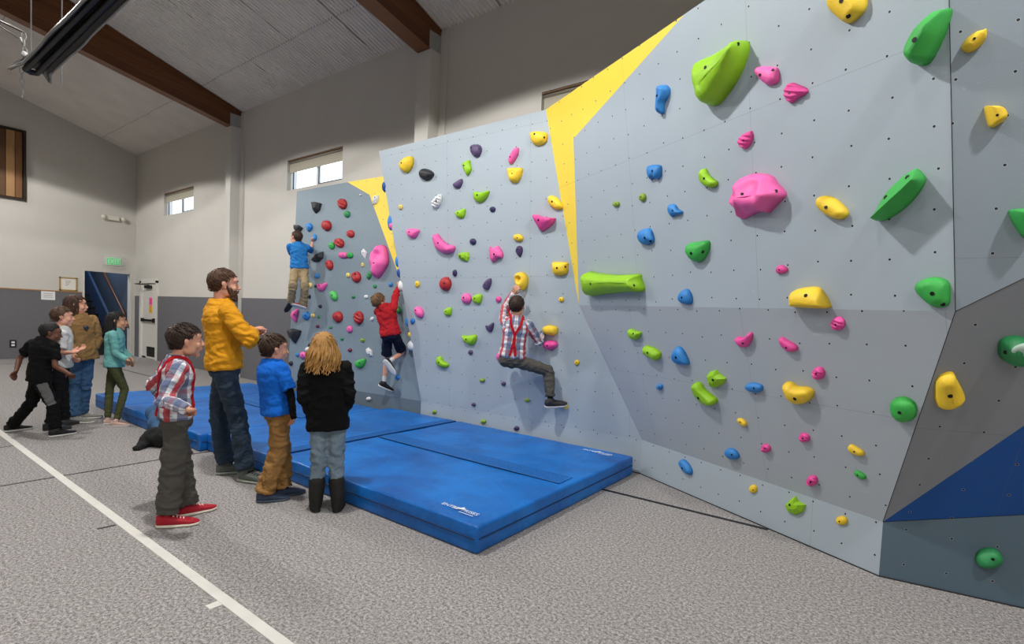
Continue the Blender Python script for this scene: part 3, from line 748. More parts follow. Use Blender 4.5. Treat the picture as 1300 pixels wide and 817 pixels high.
hold('small pink hold below the tall ridged red hold', 'pink', (443.5,417.7,7,9.2))
hold('tiny green hold right of the blonde hair top', 'dgreen', (434,430,4.2,3.8))
hold('small olive hold low on the slate panel left of the navy shorts', 'olive', (460,431.5,5,6))
hold('small maroon hold low right of the blonde child', 'maroon', (443.9,444.2,5,5))
hold('white faceted shard hold low beside the red climber lower leg', 'white', [(464,443),(467,440.5),(471.5,445),(471.8,451.5),(468,452.5),(464.5,448)], style='facet', bolts=[(468.5,449.5)])
hold('large green hold low on the slate panel right of the blonde child', 'mgreen', [(451,460),(455,456),(462.5,455),(463.2,459),(460,465.5),(455,467.2),(451.5,464)])
hold('big black triangular hold above the head of the blue shirted watcher', 'black', [(362.8,418.5),(370.5,416.4),(380.5,419.3),(379,425.3),(373,435.9),(365.4,427)], style='wedge', bolts=[])
hold('small dark blue hold at the left edge below the climber', 'dblue', (366.6,399,4,6), bolts=[])
hold('pink drop hold under the shoes of the blue shirted climber', 'pink', [(369,399),(374,392.5),(378,392.8),(376.5,402),(375,409),(371,405)])
hold('black rounded hold above the head of the blue shirted climber', 'black', [(372,285),(379,285.5),(383.5,289),(380,294),(376,295),(372.3,290.5)], style='facet', bolts=[])
hold('blue hold just above the raised hand on the slate panel', 'blue', [(388.6,284.5),(393,282.8),(396.3,287),(394,292),(390.6,293.8),(389,289)])
hold('blue hold gripped by the blue shirted climber', 'blue', (398.8,301,5.4,8.6), bolts=[])
hold('black wing shaped hold right of the blue shirted climber', 'black', [(393.8,330.3),(401,322),(409.2,318.7),(409,327),(404,331.7),(397,331.8)], style='facet', bolts=[])
hold('black hold behind the left leg of the blue shirted climber', 'black', (368.8,352,6,13), bolts=[])
hold('small black hold above the white and pink pair by the blonde hair', 'black', (393.3,438,4.8,6), bolts=[])
hold('white hold by the blonde hair next to a pink hold', 'white', (391,443.5,7,7), bolts=[])
hold('pink hold left of the blonde hair', 'pink', (384.5,450.5,8,9.4))
hold('small blue hold left of the pink hold by the blonde hair', 'blue', (377.3,450,4.2,5.6), bolts=[])
hold('small dark oval hold right of the watching boy chin', 'black', (369,461,4.6,6.2), bolts=[])
hold('tiny dark hold low between the two watching children', 'black', (378.4,488,4,4.2), bolts=[])
hold('small black hold by the calf of the blue shirted climber', 'black', (392,376,4,5.5), bolts=[])
hold('pale yellow hold at the knee of the blue shirted climber', 'pale', (393.6,362,4.6,7.4), bolts=[])
hold('dark green hold hidden in the red hooded climber armpit', 'green', (504.3,393,8,11,-35), bolts=[])
hold('small blue hold below the red climber dangling legs', 'blue', (504.2,478.4,5.6,7.6))
hold('small white hold lowest on the slate panel near the mat', 'white', (467.9,506,6,5.2))
hold('white faceted hold on the yellow corner of the left section', 'white', [(472.5,251),(475,248),(480.5,247.4),(480,252),(477,258),(472.3,260)], style='facet', bolts=[(475.6,250.3)])
hold('tiny white hold near the top right of the slate panel', 'white', (457.4,247.3,2.2,2.6), bolts=[])

# ---- middle section
hold('yellow hold at the top left corner of the middle section', 'yellow', [(506,208),(512,200),(521,197.5),(523.5,203),(522,212),(516,219),(508.5,216)], bolts=[(509.4,206.7)])
hold('black rough hold right of the top left yellow hold', 'black', [(532,218),(537,213.3),(546,216),(549.7,221),(546,226.5),(539,229),(533,225)], bolts=[])
hold('upright lime hold below the top purple hold', 'lime', [(586,208),(590,206.5),(595.5,202.5),(596.5,208),(597.8,215),(593,222.8),(590,218),(587,213)], bolts=[(588.7,210)])
hold('purple hold with a pointed tip below the upright lime hold', 'purple', [(574.5,234),(579,230),(585.5,226.5),(586.5,232),(583,238.5),(577,238.6)], bolts=[])
hold('white ribbed shell hold on the middle section', 'white', [(548,256),(553,249),(559.5,246),(560.5,252),(558,260),(553,264),(548.5,261)], style='ridge', bolts=[(553.5,255)])
hold('lime hold right of the white shell hold', 'lime', [(577.5,269),(583,266),(589.5,264.5),(590,270),(588,276),(583,277),(579,274)], bolts=[(581,270)])
hold('tiny cream hold under the top left yellow hold', 'pale', (508.3,262.7,5,7.4))
hold('round purple hold near the top of the middle section', 'purple', [(596.3,187),(600,183),(607,183),(610.5,188),(609,196),(604,199.7),(598,195)], bolts=[(598.2,187.2),(607.7,188.4)])
hold('yellow hold at the top right beside the yellow stripe', 'yellow', [(672,171),(674,167),(684,165.8),(693,168),(694,174),(691,181),(682,184.7),(675,181)], bolts=[(678.4,170),(690.7,174.3)])
hold('slanted pink bar hold above a yellow hold', 'pink', [(645.3,200),(649,193),(654,187),(657.5,188),(657.5,195),(653,203),(649,208),(645.5,206)], bolts=[(647.5,199)])
hold('yellow dish hold directly under the slanted pink bar', 'yellow', [(643.7,215),(645,212.5),(661,212.5),(662,219),(659,227),(654,232),(647,230),(644,222)], bolts=[(650,220.4)], style='jug')
hold('lime horned hold between purple and dark purple holds', 'lime', [(600.3,246),(603,242.5),(610,244),(619,241.5),(620.3,244),(616,252),(609,257.5),(602,254)], bolts=[(605.7,247.3)])
hold('small dark purple hold right below the lime horned hold', 'indigo', (625,265.5,7.6,7.6))
hold('yellow slanted oval hold beside the yellow stripe', 'yellow', [(695,251),(699,247.5),(706,250),(712,257),(714,263),(709,266),(701,264),(696,258)], bolts=[(700.8,255.6)])
hold('small pink hold high on the left edge of the middle section', 'pink', [(516,292),(519,289.5),(530.5,291),(530.8,295),(526,302),(521,302),(517.5,298)], bolts=[(519.3,294.2)])
hold('large pink bean hold on the middle section', 'pink', [(549,300),(551,296.5),(555,297),(559,303),(567,309.5),(575,311.5),(576,316),(571,321),(561,321.5),(554,317),(550.5,309)], bolts=[(556,308.3)], crest=((554,303),(570,316)))
hold('lime angular hold right of the large pink bean', 'lime', [(580.3,322),(587,319.8),(594,320),(595.3,326),(593,331.8),(585,330),(581,327)], style='facet', bolts=[(584,324.8)])
hold('small indigo hold above the lime angular hold', 'indigo', (600,306.5,8,8.6,-20))
hold('small purple upright hold between lime and red holds', 'indigo', (577,346.5,5.6,9.2))
hold('smooth round red hold, only red one on the middle section', 'red', (564.6,360.2,14.4,18.6))
hold('small yellow hold left of the round red hold', 'yellow', (529.4,360.5,5.6,8.6))
hold('bright pink triangular hold left of the yellow stripe', 'hotpink', [(676.4,273),(680,271.8),(690,275),(702,276),(703.4,278),(699,285),(688,293.4),(684,291),(679,281)], .10, [(683.5,279)], crest=((681,276),(699,279)))
hold('small yellow oval hold above a shiny violet hold', 'yellow', (657.6,301.6,12.8,10,12), bolts=[(656.4,301.8)])
hold('shiny violet pointed hold under a small yellow oval', 'violet', [(654,318),(657,312),(662,313),(663,319),(660,326),(656.5,323)], bolts=[(656.5,316.5)])
hold('pink lobed hold with a notch on the middle section', 'pink', [(620.5,313),(624,314.5),(628,313.5),(632,312),(637.5,321),(637,327),(631,328),(626,333),(621.5,329)], bolts=[(627,322.6)])
hold('yellow pocket hold gripped by the plaid shirted climber', 'yellow', [(653,352),(657,345.5),(663,345.5),(668,352),(667.5,362),(663,369),(659,365),(655,361)], .11, [], style='jug')
hold('yellow square hold beside the lower yellow stripe', 'yellow', [(700,335),(702,332),(719,332.5),(720.5,336),(719,346),(712,350),(703,348.5),(700.5,342)], bolts=[(707,340),(717.6,338.5)])
hold('purple leaf shaped hold left of the gripped yellow hold', 'purple', [(612.5,361),(617,355),(622.5,353),(623,360),(619,368),(614,366)], bolts=[(615,361)])
hold('small round pink hold left of the climber raised arm', 'hotpink', (632.5,380,7.4,8.4), bolts=[(630.5,380)])
hold('small yellow hold with a dark centre below the yellow square', 'yellow', (712.4,380,7,7.2), bolts=[(711.4,379.6)])
hold('pink slanted oval hold near the left edge of the middle section', 'pink', (531.3,396,10.5,16,-25), bolts=[(527.5,393.5)])
hold('small lime hold left of the violet heart hold', 'lime', [(563,394),(566,391),(572,390),(573,395),(571.5,400),(567,401),(564,398)], bolts=[(565.8,395)])
hold('pink hold touching a lime hold, left of the pair', 'pink', (591.6,378.8,12.5,14.6,-10), bolts=[(588.5,377.5)])
hold('lime hold touching a pink hold, right of the pair', 'lime', [(599,377),(605,373),(611,373.5),(611,381),(608,386),(602,384),(599.5,380)], bolts=[(602.3,378.5)])
hold('violet heart shaped hold left of the plaid shirted climber', 'purple', [(615.5,413),(620,412.6),(626,409),(626,415),(623,421.5),(618,419)], bolts=[(618,414.5)])
hold('lime horned hold above a tiny grey purple hold', 'lime', [(586,425.5),(592,426),(603,424.5),(604.3,430),(601,436.5),(596,438.5),(590,434)], bolts=[(591.6,430.5)])
hold('tiny grey purple hold under the lime horned hold', 'purple', (597,447,6,6.8))
hold('lime bean hold low on the left of the middle section', 'lime', [(553.4,457),(556,452),(559.5,453),(562,458),(568.5,462),(567,466.5),(560,466.5),(554.5,463)], bolts=[(557,460)])
hold('tiny lime hold below and left of the climber seat', 'olive', (611.8,482.6,7,5.6), bolts=[(610,482.5)])
hold('pink hold half hidden behind the seat of the plaid climber', 'pink', (635,452.5,11,12))
hold('small blue hold at the left edge of the middle section', 'blue', (523.6,407.3,5.6,7.4))
hold('tiny dark purple hold under the plaid climber seat', 'purple', (639,486.8,6,5.6))
hold('tiny olive yellow hold under the plaid climber thigh', 'olive', (669,508,6.6,5.4), bolts=[(669,508)])
hold('tiny violet hold above the kicker panel', 'purple', (601,513.3,5.8,5,20))
hold('tiny green hold on the kicker above the mat centre', 'olive', (613.5,534.7,7,6.2), bolts=[(613,535)])
hold('violet half round hold on the kicker beside the mat', 'violet', (655.5,543.4,7,6.2))
hold('small yellow foothold under the plaid climber shoe', 'yellow', (718.2,515.5,5.4,8.4))
hold('small yellow hold low right of the plaid climber knee', 'yellow', (732.2,460,7,7.6), bolts=[(731.8,460)])
hold('yellow hold under the right hand of the plaid climber', 'yellow', [(688.5,416),(694,412.5),(704,414),(706.8,418),(705,424.5),(698,426),(690,422)], .09, [])
hold('pink hold directly below the yellow hold by the climber hand', 'hotpink', [(689,436.5),(693,432.5),(703,432.5),(707,437),(704,442),(697,444.5),(691,441)], .08, [(694.5,438.5)])
hold('tiny green hold at the left end of the kicker', 'olive', (551.2,522.6,5.4,5.2), bolts=[(551,522.6)])

# ---- holds on the narrow return beside the middle section (seen edge on)
nR = (G-A).cross(V((0, 1, 0))).normalized(); nR = nR if nR.x < 0 else -nR
RP = ('return', nR, A)
def edge_hold(label, color, x, y, w, h, dn=.05):
    # blob standing on the side return, bulging out past the edge of the middle section
    tt_ = (A.z, G.z); d = ray(x, y); p = on_plane(x, y, nB, A+nB*(.0 if nB.dot(CAMP-A) > 0 else 0)); depth = -FW.dot(CAMP)+FW.dot(p); s_ = FW.dot(p-CAMP)/FPX
    c = p+V((0, .03, 0)); q = (c-A).dot(nR); c = c-nR*q+nR*(w*s_*.35); 
    bm = BM(); ball(bm, (0, 0, 0), (w*s_*.85, .05, h*s_*.5), sub=3)
    for v in bm.verts:
        k = noise.noise(v.co*14+V((x, y, 0)))*.006; v.co += v.co.normalized()*k
    me = bpy.data.meshes.new('climbing_hold'); bm.to_mesh(me); bm.free(); o = bpy.data.objects.new('climbing_hold', me); COL.objects.link(o)
    me.materials.append(holdmat(color)); o.location = c; tag(o, label, 'climbing hold')
    bb = BM(); cyl(bb, V((0, 0, 0)), V((-w*s_*.85-.002, 0, 0)), .007, 12); me2 = bpy.data.meshes.new('bolt'); bb.to_mesh(me2); bb.free(); me2.materials.append(BOLT)
    b2 = bpy.data.objects.new('bolt', me2); COL.objects.link(b2); b2.parent = o
edge_hold('dark blue hold peeking past the top left edge of the middle section', 'dblue', 487.6, 236, 5, 14)
edge_hold('long blue hold peeking past the edge beside the yellow corner', 'blue', 495, 281, 5.5, 21)
edge_hold('small pink hold behind the long blue edge hold', 'pink', 492.7, 287, 4, 10)
edge_hold('narrow blue hold on the edge above the white one', 'blue', 503.6, 331, 3.6, 15)
edge_hold('blue and pale hold just above the red climber hand', 'dblue', 506, 346, 4.5, 12)
edge_hold('large white hold on the edge gripped by the red hooded climber', 'white', 508.8, 362, 7, 15)
edge_hold('light blue hold on the edge beside the red climber back', 'blue', 516.2, 408, 4, 12)
edge_hold('tiny yellow hold low on the edge above a white one', 'yellow', 520.3, 424, 3, 8)
edge_hold('white hold on the edge behind the navy shorts', 'white', 522.0, 438, 8, 13)

# ---- main section
hold('huge lime blade hold, largest hold near the top centre', 'lime', [(878.4,82),(882,76),(893,71),(905,67),(915,62),(925,57),(935,51),(941,50.5),(943,60),(938,80),(933,92),(926,105),(912,125),(902,133.5),(893,133.5),(886,127),(882,112),(879,98)], .17, [(895.5,85.5),(936.7,56)], crest=((896,108),(936,62)))
hold('slim blue hook hold left of the huge lime hold', 'blue', [(833.5,112),(838,107.5),(844,108),(848,113),(846,122),(841,131),(840,143.5),(835,144),(833.5,130)], .07, [(834.5,121.5)])
hold('blue horseshoe shaped hold at upper left of the main section', 'blue', [(821,212),(825,209),(836,209),(838.5,213),(838,222),(834,228),(830,225),(825,228.5),(821.5,222)], .05, [(828,217)])
hold('pink oval hold right of the huge lime hold', 'pink', [(958,92),(960,85.5),(970,83.5),(984,85),(987.5,92),(987,103),(977,108.5),(969,106),(963,99)], bolts=[(964.8,95),(981,89)])
hold('yellow hold cut by the top edge of the picture', 'yellow', [(1048.5,-8),(1062,-22),(1080,-24),(1094,-15),(1097.5,0),(1094,14),(1082,26),(1073,29.3),(1062,24),(1050,11)], bolts=[(1068,1),(1077,20.4)])
hold('pink rippled shell hold under the yellow top hold', 'hotpink', [(994.5,118),(997,109),(1004,104),(1013,107),(1024,112.5),(1022,119),(1013,124),(1003,131),(997,127)], style='ridge', bolts=[(1002,118.5)])
hold('tall green horn hold leaning beside the right seam', 'mgreen', [(1149.5,70),(1151,58),(1158,42),(1170,26),(1184,13),(1195,8.3),(1200.5,9),(1200,18),(1194,40),(1184,62),(1176,76),(1168,82),(1157,81.5)], .14, [(1161,50.5)], crest=((1161,68),(1178,42)))
hold('yellow pointed hold at the upper right beyond the seam', 'yellow', [(1221,58),(1226,49),(1236,41),(1248,37.5),(1253,36),(1253.5,45),(1250,53),(1240,62),(1230,65.5),(1222,62)], .05, [(1237,49)])
hold('yellow triangular hold at right, below the pointed yellow one', 'yellow', [(1250.5,136),(1253,134.5),(1266,134),(1276,136.5),(1280.5,143),(1278,151),(1268,158),(1260,161),(1255,156)], .06, [(1266,146)])
hold('small pink ribbed hold between the huge lime and big pink holds', 'hotpink', [(935.5,181),(939,173),(947,167.5),(953.5,166),(955,174),(952,183),(945,189),(939,186.5)], style='ridge', bolts=[(943.5,178)])
hold('lime kidney hold left of the big pink blob', 'lime', [(887,220),(890,214.5),(895,214),(899,222),(905,227),(910,231),(908,236.5),(901,238.5),(893,236),(888.5,230)], bolts=[(893.6,226.5)])
hold('big pink lobed blob hold, largest pink on the wall', 'pink', [(925,251),(928,243),(933,231),(940,223),(951,219.5),(964,220),(975,224),(981,233),(990,242),(990.5,249),(983,257),(974,267),(969,271),(960,269),(948,274),(940,278.5),(932,277.5),(932,268),(926,260)], .15, [(942,246.5),(985,242.5)], style='scoop')
hold('tiny olive hold left of the small olive hold near the stripe', 'olive', (782,259,8.4,7.6), bolts=[(782,258.5)])
hold('small olive round hold left of the blue wing hold', 'olive', (815.3,250.5,9,11.4), bolts=[(813.6,249.7)])
hold('blue wing shaped hold left of the lime kidney', 'blue', [(848,262),(850,259),(856,259.5),(860,265),(866,269),(862,272.5),(856,273),(852,276),(848.5,270)], bolts=[(854,267)])
hold('blue rounded hold above the long lime bar', 'blue', [(809.3,301),(812,292.5),(818,290),(824,290),(828.5,301),(828,307),(820,311),(813,309)], bolts=[(818.4,301.8),(825.7,305.7)])
hold('green rounded triangle hold at the middle left', 'mgreen', [(870,316),(873,308.5),(884,306.5),(897.5,305.5),(898,317),(892,329),(885,333.5),(878,331),(871.5,323)], .07, [(877.3,321.3),(892,319.4)])
hold('long lime bar hold at the tip of the yellow stripe', 'lime', [(738.8,350),(744,344.5),(752,346),(765,348),(785,349),(806,348),(808.5,354),(812,370),(790,371.5),(765,374),(744,376.5),(740.5,366)], .15, [(749.5,360),(804.5,362.2)], crest=((748,357),(803,358)))
hold('blue drop hold above the shaded lower panel', 'blue', [(860,377),(864,369),(871,366.5),(876,372),(878,381),(875,386.5),(866,385.5),(861,382)], bolts=[(865.5,377.5)])
hold('tiny pink hold left of and above the yellow half round hold', 'hotpink', [(985,342),(988,336.5),(994,336.5),(1000,341.5),(997,346),(990,348),(986,346)], bolts=[(989.4,342.3)])
hold('yellow oval slanted hold below right of the big pink blob', 'yellow', [(1035.3,258),(1038,250),(1047,248),(1059,252),(1070,262),(1075,270),(1071,277),(1060,278.5),(1049,274),(1039,266)], .06, [(1048.6,263)])
hold('green two sided blade hold right of the yellow slanted oval', 'mgreen', [(1106,279),(1109,262),(1120,242),(1138,224),(1152,215),(1158,214),(1168,226),(1163,240),(1152,255),(1138,268),(1122,278),(1113,281)], .14, [(1124.5,250.5),(1152,225)], crest=((1113,276),(1164,228)), style='blade')
hold('green rounded dish hold near the right seam', 'mgreen', [(1160,368),(1163,358),(1176,352.5),(1190,352),(1202,358),(1204,370),(1203.5,384),(1198,390),(1184,390.5),(1170,381)], .06, [(1183.5,372.5),(1197,386)])
hold('yellow half round hold with a flat base on the panel fold', 'yellow', [(1003,383),(1004,370),(1014,365.5),(1033,364),(1042,371),(1049,383),(1049.5,391.5),(1025,391.5),(1004,389)], .09, [(1023,375)], crest=((1012,384),(1040,385)))
hold('round pink ribbed hold just below the yellow half round hold', 'hotpink', (1063,411,18.5,18), style='ridge', bolts=[(1060.5,412)])
hold('green hold cut by the right edge of the picture', 'green', [(1282.5,267),(1290,264.5),(1302,264),(1318,268),(1325,280),(1318,292),(1304,302),(1294,292),(1285,277)], .09, [])
hold('green hold smeared with white at the right edge', 'dgreen', [(1270.5,447),(1273,436),(1284,430.5),(1298,430),(1312,436),(1316,450),(1308,462),(1294,466),(1280,463),(1273,457)], .09, [(1277,447)])
_o, _mw, _n, _H = HOLDS['green hold smeared with white at the right edge']; bm = BM(); ball(bm, (.02, .035, _H*.80), (.066, .040, .019), sub=3)
for v in bm.verts: v.co += v.co.normalized()*.006*noise.noise(v.co*40)
_me = bpy.data.meshes.new('chalk_patch'); bm.to_mesh(_me); bm.free(); _me.materials.append(M('chalk_white', '#b4cbbf', .9, .1, 30)); _c = bpy.data.objects.new('chalk_patch', _me); COL.objects.link(_c); _c.parent = _o; _c['label'] = 'white chalky smear'
hold('pink bean hold on the lower panel, right of the pink horned one', 'hotpink', [(988,430),(992,428),(999,432),(1008,437),(1012,442),(1008,446.5),(1000,446.5),(992,440)], bolts=[(998,441)])
hold('pink horned hold on the lower panel below the fold', 'hotpink', [(932,430),(937,427.5),(944,428.5),(951,422),(954.5,424),(953,433),(948,440.5),(941,441),(936,436)], bolts=[(943,435.5)])
hold('small lime hold under the right end of the long lime bar', 'lime', [(797,419),(801,417.5),(806,420),(813,422),(811,428),(806,432),(799.5,429)])
hold('lime oblong hold above left of the blue sail hold', 'lime', [(816,441),(820,439),(829,442),(837,448),(836.5,455),(831,458),(824,454),(817,449)], bolts=[(822,447.5)])
hold('blue sail shaped hold on the lower panel', 'blue', [(853,450),(856,442),(861,440),(867,446),(873.5,461),(870,464),(860,463),(853,458)], bolts=[(858,453.5)])
hold('tiny blue hold left of the lime pair on the lower panel', 'blue', (837,491,8,8,30))
hold('lime angular hold above the lime banana hold', 'lime', [(895.5,477),(900,472),(908,470),(911,475),(920,481),(917,488),(907,493),(899,490)], style='facet', bolts=[(905,482)])
hold('lime banana hold on the lower panel', 'lime', [(878.5,490),(882,485.5),(888,487),(893,495),(902,502),(908,507),(907,513),(899,515.5),(889,512),(882,503)], bolts=[(886.5,505)], crest=((883,491),(902,510)))
hold('blue oval hold left of the yellow bone hold', 'blue', [(945.5,491),(950,486.5),(958,486),(966,489),(967.5,495),(961,499),(952,497)], bolts=[(957,492.5)])
hold('yellow bone shaped hold on the lower panel', 'yellow', [(992,490),(996,485.5),(1003,486),(1010,491),(1022,492),(1031,497),(1029,506),(1019,513.5),(1008,514),(998,505)], .07, [(1009,506)])
hold('round pink ribbed hold above the yellow bone hold', 'hotpink', (1038.5,474,16.5,17), style='ridge', bolts=[(1036,474)])
hold('green round dish hold low beside the right fold', 'mgreen', [(1128.5,512),(1134,506.5),(1146,504.5),(1158,511),(1162,521),(1159,532),(1150,537),(1138,535),(1130,525)], .06, [(1142,523.5)])
hold('yellow mitten shaped hold on the mid grey facet', 'yellow', [(1188,500),(1190,485),(1200,476),(1212,474.5),(1217,483),(1226,500),(1227,507),(1219,514),(1206,519.5),(1193,519),(1188,510)], .06, [(1206.5,502.5)])
hold('small pink ribbed hold below the yellow bone hold', 'hotpink', (1020.5,555.5,15,12,25), style='ridge', bolts=[(1019,556)])
hold('small yellow slanted hold above the small green one', 'yellow', [(1075.5,567),(1080,564),(1088,568),(1096.5,574),(1095,579.5),(1086,578),(1078,573)], bolts=[(1084.5,573)])
hold('small green hold below the small yellow slanted one', 'mgreen', [(1083.5,600),(1087,596.5),(1094,600),(1099.5,605),(1097,609),(1089,607)], bolts=[(1088.5,603)])
hold('small pink ribbed hold just above the kicker fold', 'hotpink', (1030.5,610.2,14,14), style='ridge', bolts=[(1029,611.5)])
hold('lime angular hold on the kicker panel', 'lime', [(995,641),(1004,632),(1009,629.5),(1012,636),(1021.5,641),(1018,650),(1009,654),(999,650)], style='facet', bolts=[(1002.5,640.5)])
hold('small yellow hold at the right end of the kicker panel', 'yellow', (1068,660.5,15.6,12.4,12), bolts=[(1065.5,661.5)])
hold('green domed hold on the dark lower right panel', 'dgreen', [(1239,709),(1244,699.5),(1256,696),(1268,699),(1275,709),(1272,718),(1258,722.5),(1244,720)], .06, [(1260.5,709.5)])
hold('tiny yellow bone hold low in the middle of the lower panel', 'yellow', [(935,532),(941,531),(947,536),(947,541),(941,540)], bolts=[(939.5,535.5)])
hold('small blue hold left of the small pink shell hold, low', 'blue', [(920,572),(925,569),(932,571),(937.5,578),(935,583.5),(927,583),(921,577)], bolts=[(929,577)])
hold('small pink shell hold low right of the small blue hold', 'hotpink', (971.7,569,13,11,30), style='ridge', bolts=[(971,569)])
hold('blue slanted oval hold on the kicker near the mat corner', 'blue', [(862,585),(867,582.5),(874,589),(878,598),(876,602.5),(869,600),(863,592)], bolts=[(866,594)])
hold('small yellow oval hold in the middle of the kicker', 'yellow', (955.7,620.3,10.5,11.5,-10), bolts=[(956,621.5)])
# ------------------------------------------------------------------ crash mats
t = newmat('blue_vinyl'); tc = t.add('ShaderNodeTexCoord')
nz = t.add('ShaderNodeTexNoise', Scale=2.2, Detail=7.0, Roughness=.65); t.link(tc.outputs['Object'], nz.inputs['Vector'])
cr = t.add('ShaderNodeValToRGB'); t.link(nz.outputs[0], cr.inputs[0]); cr.color_ramp.elements[0].position = .3; cr.color_ramp.elements[0].color = lin('#0852a0'); cr.color_ramp.elements[1].position = .62; cr.color_ramp.elements[1].color = lin('#0b74cc')
n2 = t.add('ShaderNodeTexNoise', Scale=.9, Detail=9.0, Roughness=.8); t.link(tc.outputs['Object'], n2.inputs['Vector'])
t.link(t.mix(t.math('MULTIPLY', t.math('GREATER_THAN', n2.outputs[0], .60), .25), cr.outputs[0], lin('#1f5f98')), t.b.inputs['Base Color'])
t.b.inputs['Roughness'].default_value = .42; t.b.inputs['Specular IOR Level'].default_value = .45
n3 = t.add('ShaderNodeTexNoise', Scale=2.6, Detail=3.0, Distortion=1.2); t.link(tc.outputs['Object'], n3.inputs['Vector'])
n4 = t.add('ShaderNodeTexNoise', Scale=14.0, Detail=3.0); t.link(tc.outputs['Object'], n4.inputs['Vector'])
b1 = t.add('ShaderNodeBump', Strength=.45, Distance=.05); t.link(n3.outputs[0], b1.inputs['Height']); b2 = t.add('ShaderNodeBump', Strength=.2, Distance=.02); t.link(n4.outputs[0], b2.inputs['Height']); t.link(b1.outputs[0], b2.inputs['Normal']); t.link(b2.outputs[0], t.b.inputs['Normal'])
VIN = t.m
VIN2 = mat('blue_vinyl_flap', '#0a66b8', .5, .25, 30, .3, 60); SEAM = M('dark_blue_piping', '#062a56', .6, 0)
MH = .185
def mat_block(x0, x1, y0, y1, label, flaps=()):
    o = empty('crash_mat', ((x0+x1)/2, (y0+y1)/2, 0)); tag(o, label, 'gym mat', 'blue crash mats laid along the climbing wall')
    bm = BM(); g = .004; nx = int((x1-x0)/.06); ny = int((y1-y0)/.06); box(bm, (x0+g, y0+g, .002), (x1-g, y1-g, MH))
    bmesh.ops.subdivide_edges(bm, edges=[e for e in bm.edges if abs((e.verts[0].co-e.verts[1].co).z) < .01], cuts=30, use_grid_fill=True)
    es = [e for e in bm.edges if len(e.link_faces) == 2 and e.calc_face_angle(0) > 1]
    bmesh.ops.bevel(bm, geom=es, offset=.022, segments=3, affect='EDGES', profile=.6)
    for v in bm.verts:
        if v.co.z > .03:
            k = noise.noise(V((v.co.x*1.7, v.co.y*1.7, 3.1))); k2 = noise.noise(V((v.co.x*5, v.co.y*5, 9)))
            v.co.z += .006*k+.003*k2 - (.004 if v.co.z > .17 else 0)
            if v.co.y < y0+.05: v.co.y += .005*noise.noise(V((v.co.x*5, v.co.z*14, 1)))
            if v.co.x > x1-.05: v.co.x += .004*noise.noise(V((v.co.y*5, v.co.z*14, 5)))
    obj('mat_cover', bm, VIN, o, True)
    bm = BM(); z = MH*.52
    tube(bm, [(x0+.03, y0+.002, z), (x1-.03, y0+.002, z)], .005, 6); tube(bm, [(x1-.002, y0+.03, z), (x1-.002, y1-.03, z)], .005, 6); obj('seam_piping', bm, SEAM, o)
    for (a, b, c, d) in flaps:
        bm = BM(); n_ = 14
        box(bm, (a, b, MH+.001), (c, d, MH+.0055), 0, .002)
        L_ = (c-a) > (d-b)
        for q in range(5):
            if L_: yy = b+(d-b)*(q+.6)/5.4; box(bm, (a+.02, yy, MH+.0055), (c-.02, yy+.003, MH+.0065), 1)
            else: xx = a+(c-a)*(q+.6)/5.4; box(bm, (xx, b+.02, MH+.0055), (xx+.003, d-.02, MH+.0065), 1)
        obj('velcro_flap', bm, [VIN2, SEAM], o)
        bm = BM()
        if L_: box(bm, (a, b-.008, MH+.0005), (c, b, MH+.0045))
        else: box(bm, (c, b, MH+.0005), (c+.008, d, MH+.0045))
        obj('flap_edge', bm, SEAM, o)
    return o
m1 = mat_block(-4.27, -1.985, 2.415, 4.755, 'nearest blue crash mat with two white logos and a long velcro strip', [(-4.24, 3.49, -2.06, 3.70)])
m2 = mat_block(-5.52, -4.27, 2.37, 4.735, 'blue crash mat behind the watching child in the black hoodie', [(-4.42, 2.45, -4.285, 4.70)])
m3 = mat_block(-7.70, -5.52, 2.30, 4.55, 'blue crash mat behind the man in the mustard sweatshirt', [(-7.6, 3.45, -5.6, 3.60)])
m4 = mat_block(-8.87, -7.70, 2.345, 4.50, 'farthest blue crash mat beside the girl in olive leggings', [])
LOGO = M('logo_white', '#eef2f6', .5, 0)
def logo(cx, cy, w):
    mt = Matrix.Translation((cx, cy, MH+.0065))
    me = text_mesh('ENTRE  PRISES', w/6.6, mt @ Matrix.Translation((0, -w*.05, 0)), .0004)
    bm = BM(); bm.from_mesh(me)
    pk = [(-.17, -.09), (-.03, .00), (.02, .10), (.06, .04), (.10, .06), (.05, -.02), (-.02, -.05)]
    prism(bm, [(cx+x*w, cy+y*w+.01, MH+.0064) for x, y in pk], (0, 0, .001))
    box(bm, (cx+w*.08, cy-w*.13, MH+.0064), (cx+w*.45, cy-w*.11, MH+.0072))
    return obj('logo', bm, LOGO, m1)
logo(-2.25, 2.545, .33); logo(-2.30, 4.60, .33)

